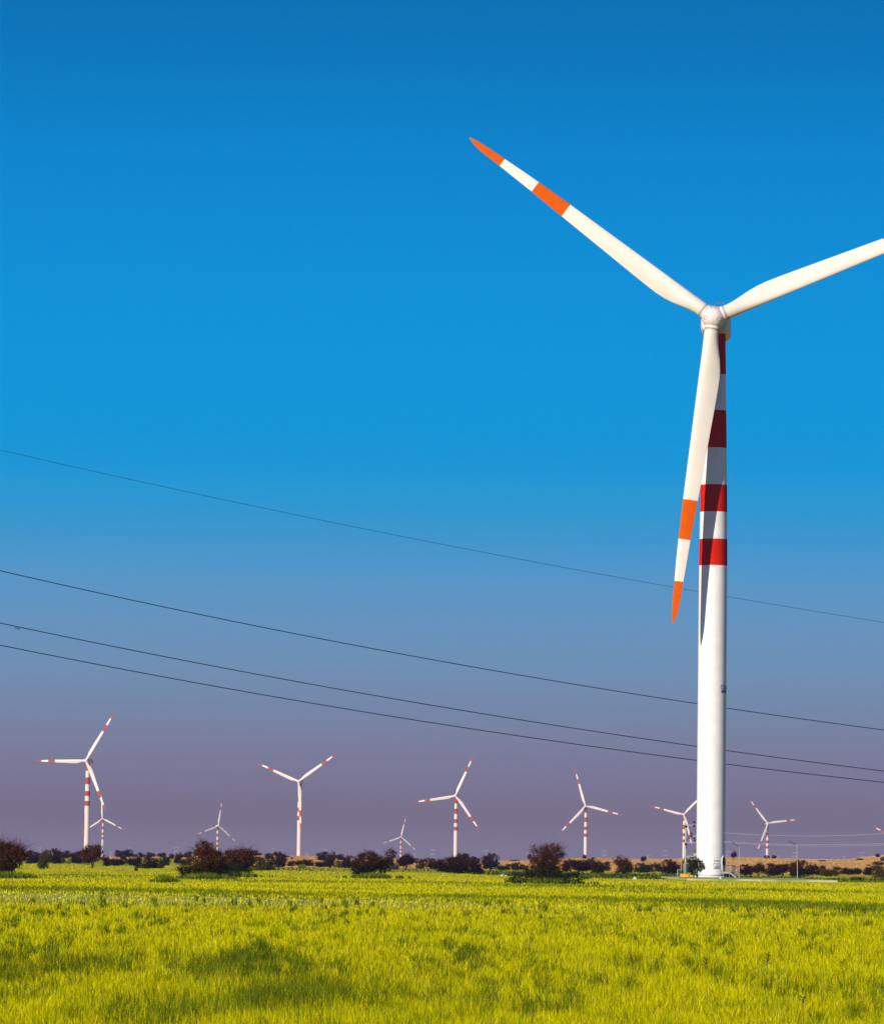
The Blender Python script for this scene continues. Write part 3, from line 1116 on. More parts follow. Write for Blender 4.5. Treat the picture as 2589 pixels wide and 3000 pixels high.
for px in (2009, 2079):
    b = MB()
    top = sp(px + 0.6, 2416)
    b.tube([L((sp(px - 2, 2570).x, SY, -0.1)), L(top)], [0.17, 0.12], 10)
    b.build('pole', M['steel'], pole, 40)
for py, xa, xb in ((2418, 2006, 2084), (2450, 2028, 2084), (2468.5, 2003, 2084), (2512, 2003, 2084), (2509, 2012, 2084)):
    b = MB()
    dz = 0.5 if py in (2450, 2509) else 0.0
    b.bar(L(sp(xa, py, SY - 0.2 - dz)), L(sp(xb, py + 0.5, SY - 0.2 - dz)), 0.13, 0.12)
    b.build('crossarm', M['steel'], pole)
for px, py in ((2033, 2409), (2033, 2420), (2024, 2442), (2025, 2449.5), (2033.5, 2457), (2034, 2463.5), (2010, 2422), (2009, 2474), (2048, 2409)):
    b = MB(); insul(b, L(sp(px, py + 2, SY - 0.25)), 0.18, 3, 0.2 if px < 2030 or py < 2430 else 0.15)
    b.build('insulator', M['insul'], pole, 40)
b = MB()
b.bar(L(sp(2025, 2450, SY - .6)), L(sp(2033, 2460, SY - .6)), 0.07)
b.build('switch_arm', M['lamp'], pole)
b = MB()
b.tube([L(sp(2009.5, 2472, SY - .3)), L(sp(2011, 2480, SY - .3)), L(sp(2009, 2486, SY - .3))], 0.08, 6)
b.build('switch_gear', M['lamp'], pole)
b = MB()
b.tube([L(sp(2032, 2424, SY - .6)), L(sp(2034, 2450, SY - .6))], 0.025, 5)
b.build('jumper_wire', M['lamp'], pole)
b = MB()
b.tube([L(sp(2034, 2466, SY - .6)), L(sp(2033, 2500, SY - .6))], 0.025, 5)
b.build('jumper_wire', M['lamp'], pole)
tag(pole, 'two legged steel pole structure with crossarms and brown insulators behind the white tower', 'utility pole')
tr = empty('transformer', sp(2046, 2527))
tr0 = tr.location.copy()
b = MB(); b.box((0, 0, 0.62), (1.4, 0.9, 1.24)); b.box((0, 0, 1.28), (1.5, 1.0, 0.08))
b.build('tank', M['tank'], tr)
b = MB()
for k in range(6):
    b.box((-0.5 + k * 0.2, -0.55, 0.6), (0.04, 0.2, 0.9))
b.build('radiator', M['tank'], tr)
for k in range(3):
    b = MB(); insul(b, (-0.55 + 0.28 * k, -0.1, 1.4), 0.3, 3, 0.1); b.build('bushing', M['insul'], tr, 40)
b = MB(); b.lathe([(-0.35, 0.16), (0.35, 0.16)], 14, M=Matrix.Rotation(R(90), 3, 'Y'), c=(-0.75, 0, 0.45)); b.build('oil_tank', M['tank'], tr, 40)
b = MB(); b.box((0, 0, -0.08), (2.0, 1.0, 0.12)); b.build('cradle', M['steel'], tr)
tag(tr, 'grey green transformer tank mounted on the pole structure', 'transformer')

# fence round the pole structure
fy_ = SY - 2.2
fp = at(1984, 2571, fy_)
fen = empty('mesh_fence', (fp.x, fy_, 0.0))


def fl(px, z_, dy=0.0):
    return Vector((at(px, 2560, fy_).x - fp.x, dy, z_))


for xa, xb, hh_, dy in ((1984, 1995, 1.25, 0), (1995, 2003.5, 2.0, 0.6), (2003.5, 2036, 2.2, 0.6)):
    b = MB()
    a0, b0 = fl(xa, 0, dy), fl(xb, 0, dy)
    nbar = int((b0.x - a0.x) / 0.09)
    for k in range(nbar):
        x_ = a0.x + (b0.x - a0.x) * (k + 0.5) / nbar
        b.bar((x_, dy, 0.05), (x_, dy, hh_ - 0.05), 0.034)
    for k in range(int(hh_ / 0.12)):
        b.bar((a0.x, dy, 0.1 + k * 0.12), (b0.x, dy, 0.1 + k * 0.12), 0.03)
    b.build('mesh_panel', M['fence'], fen)
for px, hh_, dy in ((1984, 1.3, 0), (1995, 2.0, 0.6), (2003.5, 2.22, 0.6), (2036, 2.22, 0.6)):
    b = MB(); b.bar(fl(px, -0.05, dy), fl(px, hh_, dy), 0.09); b.build('fence_post', M['steel'], fen)
b = MB(); b.bar(fl(2003.5, 2.2, 0.55), fl(2036, 2.2, 0.55), 0.08); b.build('top_rail', M['steel'], fen)
b = MB(); b.bar(fl(1984, 1.27, -0.03), fl(1995, 1.27, -0.03), 0.05)
b.build('top_rail', M['steel'], fen)
tag(fen, 'green wire mesh fence with grey posts around the pole structure', 'fence')

# ochre wall
wpos = at(1992, 2571, 703.5)
b = MB()
b.box((0.62, 0, 0.26), (1.24, 0.45, 0.58)); b.box((1.55, 0.1, 0.2), (0.58, 0.4, 0.46)); b.box((0.3, -0.02, 0.57), (0.5, 0.5, 0.05))
ow = b.build('low_wall', M['ochre'])
ow.location = (wpos.x, 703.5, 0.0)
ow.location.z = wpos.z - 0.05
tag(ow, 'low bright ochre masonry block wall in front of the mesh fence', 'wall')

# kiosk behind the stairs
kp = at(2136, 2560, 714)
ki = empty('kiosk', (kp.x, 714, 0.0))
b = MB(); b.box((-0.35, 0, 1.0), (1.4, 1.6, 2.0)); b.build('wall', M['brown'], ki)
b = MB(); b.box((-0.05, 0, 2.04), (2.15, 1.9, 0.1)); b.build('roof', M['rust'], ki)
b = MB(); b.box((0.62, 0, 1.0), (0.5, 1.5, 2.0))
for k in range(5):
    b.box((0.45 + k * 0.09, -0.77, 1.75), (0.03, 0.04, 0.4))
b.build('louvre_door', M['dark'], ki)
tag(ki, 'small brown kiosk with a rust coloured flat roof edge behind the stairs', 'kiosk')


# ------------------------------------------------------------------ street lamps
def street_lamp(bx, by, tx, ty, ax, ay, Yd, label):
    base = at(bx, by, Yd)
    root = empty('street_lamp', (base.x, Yd, min(base.z, 0.3)))
    o = root.location
    top = at(tx, ty, Yd) - o
    tip = at(ax, ay, Yd) - o
    b = MB(); b.tube([Vector((0, 0, -0.1)), Vector((top.x * 0.5, 0, top.z * 0.5)), top], [0.052, 0.045, 0.038], 10)
    b.build('pole', M['steel'], root, 40)
    b = MB(); b.tube([top, top + (tip - top) * 0.45], 0.045, 8); b.build('arm', M['steel'], root, 40)
    b = MB()
    d = (tip - top).normalized()
    b.bar(top + (tip - top) * 0.1, tip, 0.09, 0.13)
    b.build('lamp_head', M['lamp'], root)
    b = MB(); b.lathe([(0, 0.09), (0.12, 0.09)], 10, c=(top.x * 0.45, 0, top.z * 0.42)); b.build('collar', M['rust'], root)
    b = MB(); b.lathe([(-0.1, 0.16), (0.12, 0.13)], 12); b.build('footing', M['concretew'], root)
    tag(root, label, 'street lamp', 'street lamps by the turbine pad')


street_lamp(2164, 2574, 2166, 2481, 2143, 2468, 699.5, 'grey street lamp with dark arm standing beside the entrance stairs')
street_lamp(2336, 2583, 2334, 2475.5, 2309.5, 2465.5, 672, 'grey street lamp standing alone in the green undergrowth right of the pad')


# ------------------------------------------------------------------ far pylons
def pylon_meshes():
    b = MB()        # twin mast structure, unit height 1, mast spacing 0.16
    out = {}
    for sx in (-0.16, 0.16):
        m = MB()
        for ox, oy in ((-0.02, -0.02), (0.02, -0.02), (0.02, 0.02), (-0.02, 0.02)):
            m.bar((sx + ox, oy, 0), (sx + ox * 0.7, oy * 0.7, 1.0), 0.013)
        for k in range(12):
            z0 = k / 12
            s_ = 1 if k % 2 else -1
            m.bar((sx - 0.02 * s_, -0.02, z0), (sx + 0.02 * s_, -0.02, z0 + 1 / 12), 0.008)
            m.bar((sx - 0.02 * s_, 0.02, z0), (sx + 0.02 * s_, 0.02, z0 + 1 / 12), 0.008)
        out[sx] = m.mesh('mast', M['pylon'])
    arms = []
    for z0, hw in ((0.97, 0.34), (0.74, 0.38), (0.52, 0.36)):
        m = MB()
        m.bar((-hw, 0, z0), (hw, 0, z0), 0.012, 0.02)
        m.bar((-hw, 0, z0 - 0.02), (hw, 0, z0 - 0.02), 0.008)
        for sx in (-1, 1):
            m.bar((sx * hw, 0, z0), (sx * hw, 0, z0 - 0.05), 0.012)
        arms.append(m.mesh('crossarm', M['pylon']))
    return out, arms


pm, pa = pylon_meshes()
m = MB()
m.tube([(0, 0, 0), (0, 0, 1)], [0.03, 0.02], 6)
pole1 = m.mesh('pole', M['pylon'])
m = MB(); m.bar((-0.16, 0, 0.9), (0.16, 0, 0.9), 0.03); m.bar((-0.1, 0, 0.75), (0.1, 0, 0.75), 0.025)
pole1a = m.mesh('crossarm', M['pylon'])
PYL = [(115, 2482, 'two masted pylon at the far left beyond the trees left of the banded turbine'), (380, 2483, 'two masted pylon above the dense bush between the two left turbines'),
       (516, 2482, 'two masted pylon just left of the big thorn bushes'), (659, 2483, 'two masted pylon between the small hazy turbine and the bushes'),
       (799, 2485, 'two masted pylon above the tiny ridge tree left of the hanging blade turbine'), (950, 2487, 'two masted pylon first to the right of the hanging blade turbine'),
       (1104, 2489, 'two masted pylon left of the faintest turbine'), (1267, 2489, 'two masted pylon between the faintest turbine and the centre turbine'),
       (1422, 2491, 'two masted pylon over the gap right of the centre turbine'), (1770, 2492, 'two masted pylon right of the mound turbine'),
       (1948, 2491, 'two masted pylon left of the pole structure'), (2132, 2494, 'two masted pylon right beside the foreground tower'),
       (2327, 2497, 'two masted pylon beside the lone street lamp'), (2524, 2496, 'two masted pylon near the pale sandy slope at the right')]
for px, py, lab in PYL:
    yd = 5200.0
    top = at(px, py, yd)
    gz = float(T(np.array(top.x), np.array(yd)))
    root = empty('transmission_pylon', (top.x, yd, gz), R(random.Random(px).uniform(-12, 12)))
    s_ = top.z - gz
    root.scale = (7.5, 7.5, s_)
    for me in pm.values():
        part('mast', me, root)
    for me in pa:
        part('crossarm', me, root)
    tag(root, lab, 'pylon', 'faint pylons along the horizon')
for px, py, lab in ((86, 2490, 'single thin mast at the far left horizon'), (325, 2494, 'single thin pole left of the pylons between the left turbines'), (461, 2497, 'single thin pole above the skyline bushes left of the thorn bushes'),
                    (898, 2498, 'single pole just right of the hanging blade turbine'), (1056, 2500, 'single pole left of the pylon by the large central bush'), (1216, 2500, 'single pole just right of the faintest turbine'),
                    (1545, 2495, 'single pole at the left side of the rusty topped bush'), (1899, 2504, 'single pole beside the round ridge tree'),
                    (2280, 2506, 'single pole right of the ridge scrub pair'), (2473, 2507, 'single pole left of the rightmost pylon')):
    yd = 4300.0
    top = at(px, py, yd)
    gz = float(T(np.array(top.x), np.array(yd)))
    root = empty('utility_pole', (top.x, yd, gz))
    root.scale = (12, 12, top.z - gz)
    part('pole', pole1, root)
    part('crossarm', pole1a, root)
    tag(root, lab, 'pole', 'single poles along the horizon')


# ------------------------------------------------------------------ bushes and small trees
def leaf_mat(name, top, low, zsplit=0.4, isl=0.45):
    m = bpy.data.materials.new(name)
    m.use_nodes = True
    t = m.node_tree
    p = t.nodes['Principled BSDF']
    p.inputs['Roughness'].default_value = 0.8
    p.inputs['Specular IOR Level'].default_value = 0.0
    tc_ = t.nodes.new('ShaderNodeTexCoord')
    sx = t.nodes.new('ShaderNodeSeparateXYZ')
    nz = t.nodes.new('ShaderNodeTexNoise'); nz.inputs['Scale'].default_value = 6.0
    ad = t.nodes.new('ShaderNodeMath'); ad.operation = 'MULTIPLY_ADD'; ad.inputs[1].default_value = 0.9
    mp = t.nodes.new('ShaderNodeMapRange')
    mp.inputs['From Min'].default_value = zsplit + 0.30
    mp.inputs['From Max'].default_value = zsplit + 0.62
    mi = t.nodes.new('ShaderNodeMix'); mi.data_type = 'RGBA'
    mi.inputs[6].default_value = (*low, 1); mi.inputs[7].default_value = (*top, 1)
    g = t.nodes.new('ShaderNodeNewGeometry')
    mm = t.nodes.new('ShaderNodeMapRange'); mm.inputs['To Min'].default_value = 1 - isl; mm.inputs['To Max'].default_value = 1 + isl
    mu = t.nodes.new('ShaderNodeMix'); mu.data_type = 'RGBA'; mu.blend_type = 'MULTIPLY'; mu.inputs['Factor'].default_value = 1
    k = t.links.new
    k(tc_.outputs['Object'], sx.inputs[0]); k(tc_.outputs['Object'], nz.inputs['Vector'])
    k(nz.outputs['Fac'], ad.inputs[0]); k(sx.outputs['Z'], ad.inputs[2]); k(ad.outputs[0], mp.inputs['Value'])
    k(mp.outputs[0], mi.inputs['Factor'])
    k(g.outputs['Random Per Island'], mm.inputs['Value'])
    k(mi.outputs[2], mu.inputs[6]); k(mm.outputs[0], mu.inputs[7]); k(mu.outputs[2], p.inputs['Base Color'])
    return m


LM = dict(
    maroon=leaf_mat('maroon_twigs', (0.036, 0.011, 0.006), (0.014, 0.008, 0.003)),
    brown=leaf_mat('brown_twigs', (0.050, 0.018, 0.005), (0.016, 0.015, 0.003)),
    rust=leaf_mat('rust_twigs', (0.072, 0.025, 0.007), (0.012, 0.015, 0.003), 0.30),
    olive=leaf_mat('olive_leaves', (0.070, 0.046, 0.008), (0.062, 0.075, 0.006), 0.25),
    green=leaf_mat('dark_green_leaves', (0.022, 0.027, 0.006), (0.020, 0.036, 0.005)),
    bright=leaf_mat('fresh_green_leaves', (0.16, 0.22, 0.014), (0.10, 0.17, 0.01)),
)


def crown_mesh(seed, lobes, nleaf, leaf, ntwig, twiglen, material, clump=0.05, nclump=90):
    rg = np.random.default_rng(seed)
    vol = np.array([l[3] * l[4] * l[5] for l in lobes]); vol = vol / vol.sum()
    ci = rg.choice(len(lobes), nclump, p=vol)
    d = rg.normal(size=(nclump, 3)); d /= np.linalg.norm(d, axis=1)[:, None]
    r = rg.uniform(0.05, 1, nclump) ** 0.42
    Lb = np.array(lobes)
    cc = Lb[ci, :3] + d * r[:, None] * Lb[ci, 3:6] * 0.90
    k = rg.choice(nclump, nleaf)
    pts = cc[k] + rg.normal(size=(nleaf, 3)) * clump * rg.uniform(0.5, 1.5, nclump)[k][:, None]
    pts = pts[pts[:, 2] > 0.0]
    n = len(pts)
    u = rg.normal(size=(n, 3)); u /= np.linalg.norm(u, axis=1)[:, None]
    w_ = rg.normal(size=(n, 3)); w_ -= (w_ * u).sum(1)[:, None] * u; w_ /= np.linalg.norm(w_, axis=1)[:, None]
    s = leaf * rg.uniform(0.5, 1.5, n)[:, None]
    V = np.stack([pts - u * s, pts - w_ * s * 0.45, pts + u * s, pts + w_ * s * 0.45], 1).reshape(-1, 3)
    Q = np.arange(n * 4).reshape(n, 4)
    # twigs: thin crossed ribbons growing out through the outline
    TV, TQ = [], []
    off = len(V)
    for _ in range(ntwig):
        l = lobes[rg.choice(len(lobes), p=vol)]
        a = rg.normal(size=3); a[2] = abs(a[2]) * 0.9 + 0.15; a /= np.linalg.norm(a)
        p = np.array(l[:3]) + a * np.array(l[3:6]) * rg.uniform(0.5, 0.95)
        dr = a + rg.normal(size=3) * 0.45
        dr[2] += 0.25
        dr /= np.linalg.norm(dr)
        ln = twiglen * rg.uniform(0.4, 1.3)
        segs = 5
        side = np.cross(dr, rg.normal(size=3)); side /= np.linalg.norm(side)
        wd = leaf * 0.22
        q = p.copy()
        ring = []
        for i in range(segs + 1):
            ww = wd * (1 - i / (segs + 1))
            ring.append((q - side * ww, q + side * ww))
            dr = dr + rg.normal(size=3) * 0.28; dr /= np.linalg.norm(dr)
            q = q + dr * ln / segs
        for i in range(segs):
            b0 = off + len(TV)
            TV += [ring[i][0], ring[i][1], ring[i + 1][1], ring[i + 1][0]]
            TQ.append((b0, b0 + 1, b0 + 2, b0 + 3))
    if TV:
        V = np.concatenate([V, np.array(TV)])
        Q = np.concatenate([Q, np.array(TQ)])
    return npmesh('crown', V, Q, material)


def trunk_mesh(seed, lobes, nst, h0, rad=0.02, spread=0.08):
    rg = random.Random(seed)
    b = MB()
    for _ in range(nst):
        l = rg.choice(lobes)
        bx_, by_ = rg.uniform(-spread, spread), rg.uniform(-spread, spread)
        ex = l[0] + rg.uniform(-.6, .6) * l[3]; ey = l[1] + rg.uniform(-.6, .6) * l[4]; ez = l[2] + rg.uniform(-.1, .7) * l[5]
        pts = []
        for i in range(6):
            t = i / 5
            pts.append((bx_ + (ex - bx_) * t ** 1.3 + rg.uniform(-.015, .015), by_ + (ey - by_) * t ** 1.3 + rg.uniform(-.015, .015), -0.03 + (ez + 0.03) * t))
        b.tube(pts, [rad * (1 - 0.8 * i / 5) for i in range(6)], 5)
    return b.mesh('trunk', M['bark'], 60)


SHAPES = {}


def shape(name, seed, lobes, nleaf=5200, leaf=0.030, ntwig=240, twiglen=0.15, clump=0.055, nclump=110, nst=7, rad=0.018, spread=0.08):
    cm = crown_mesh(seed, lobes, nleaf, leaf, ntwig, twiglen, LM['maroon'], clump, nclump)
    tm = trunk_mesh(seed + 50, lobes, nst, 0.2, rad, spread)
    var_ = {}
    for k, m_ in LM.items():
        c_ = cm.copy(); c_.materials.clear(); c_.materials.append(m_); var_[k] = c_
    SHAPES[name] = (var_, tm)


shape('round1', 1, [(0.03, 0, 0.2, 0.45, 0.4, 0.22), (0, 0, 0.5, 0.46, 0.42, 0.46), (-0.18, 0, 0.36, 0.3, 0.3, 0.34)])
shape('round2', 2, [(-0.05, 0, 0.18, 0.46, 0.4, 0.2), (0.05, 0, 0.45, 0.44, 0.42, 0.42), (-0.1, 0.05, 0.66, 0.3, 0.3, 0.3), (0.2, 0, 0.3, 0.28, 0.3, 0.28)])
shape('round3', 3, [(0, 0, 0.2, 0.42, 0.4, 0.22), (-0.05, 0, 0.55, 0.40, 0.4, 0.42), (0.1, 0, 0.3, 0.38, 0.36, 0.3)])
shape('wide1', 4, [(-0.22, 0, 0.40, 0.28, 0.3, 0.4), (0.2, 0, 0.45, 0.30, 0.3, 0.46), (0, 0, 0.3, 0.42, 0.3, 0.3)])
shape('wide2', 5, [(-0.25, 0, 0.52, 0.25, 0.3, 0.44), (0.22, 0, 0.36, 0.28, 0.3, 0.38), (0, 0, 0.3, 0.44, 0.3, 0.28)])
shape('tree1', 6, [(0, 0, 0.62, 0.46, 0.42, 0.37), (0.12, 0, 0.46, 0.32, 0.3, 0.26)], ntwig=200, nst=4, rad=0.028, spread=0.03)
shape('tree2', 7, [(-0.08, 0, 0.66, 0.38, 0.38, 0.32), (0.16, 0, 0.48, 0.32, 0.3, 0.3), (-0.2, 0, 0.42, 0.2, 0.2, 0.2)], nst=5, rad=0.026, spread=0.04)
shape('low1', 8, [(0, 0, 0.35, 0.48, 0.4, 0.5), (-0.3, 0, 0.25, 0.22, 0.3, 0.35)], nleaf=1400, leaf=0.04)
GB = dict(nleaf=15000, leaf=0.017, clump=0.036, nclump=240, nst=16, rad=0.014, spread=0.1)
shape('giant1', 11, [(-0.1, 0, 0.42, 0.42, 0.4, 0.38), (0.2, 0, 0.52, 0.25, 0.3, 0.22), (-0.05, 0, 0.62, 0.34, 0.3, 0.2), (-0.2, 0, 0.2, 0.3, 0.3, 0.22)], ntwig=700, twiglen=0.30, **GB)
shape('giant2', 12, [(0, 0, 0.15, 0.46, 0.36, 0.18), (0.05, 0, 0.36, 0.45, 0.4, 0.36), (0.02, 0, 0.6, 0.28, 0.28, 0.24), (-0.35, 0, 0.18, 0.22, 0.25, 0.16), (0.3, 0, 0.25, 0.2, 0.25, 0.25), (0.0, 0, 0.76, 0.14, 0.14, 0.14)], ntwig=650, twiglen=0.22, **GB)
shape('giant3', 13, [(0, 0, 0.16, 0.42, 0.36, 0.18), (-0.02, 0, 0.46, 0.42, 0.4, 0.32), (0.2, 0, 0.55, 0.26, 0.3, 0.24), (-0.2, 0, 0.30, 0.28, 0.3, 0.3), (0.15, 0, 0.3, 0.22, 0.2, 0.2)], ntwig=600, twiglen=0.28, **GB)
shape('giant4', 14, [(0, 0, 0.5, 0.36, 0.34, 0.3), (0.32, 0, 0.72, 0.16, 0.18, 0.24), (-0.12, 0, 0.72, 0.24, 0.25, 0.2), (-0.28, 0, 0.3, 0.26, 0.28, 0.28), (0.2, 0, 0.42, 0.22, 0.25, 0.26)], ntwig=420, twiglen=0.12, **GB)
shape('giant5', 15, [(-0.12, 0, 0.62, 0.32, 0.3, 0.26), (0.2, 0, 0.7, 0.28, 0.3, 0.24), (0.02, 0, 0.4, 0.42, 0.36, 0.3), (-0.05, 0, 0.2, 0.46, 0.36, 0.22)], ntwig=900, twiglen=0.20, **GB)
shape('skirt', 16, [(0, 0, 0.30, 0.42, 0.3, 0.5), (-0.3, 0, 0.25, 0.2, 0.3, 0.4), (0.3, 0, 0.25, 0.2, 0.3, 0.4)], nleaf=6000, leaf=0.016, clump=0.04, nclump=160, ntwig=350, twiglen=0.1)
shape('front', 17, [(-0.16, 0, 0.66, 0.28, 0.3, 0.26), (0.1, 0, 0.52, 0.3, 0.3, 0.28), (-0.2, 0, 0.36, 0.3, 0.3, 0.3), (0.36, 0, 0.44, 0.13, 0.2, 0.12), (-0.05, 0, 0.86, 0.16, 0.15, 0.13)], nleaf=8000, leaf=0.020, ntwig=300, twiglen=0.12, clump=0.034, nclump=130, nst=6, rad=0.016, spread=0.03)

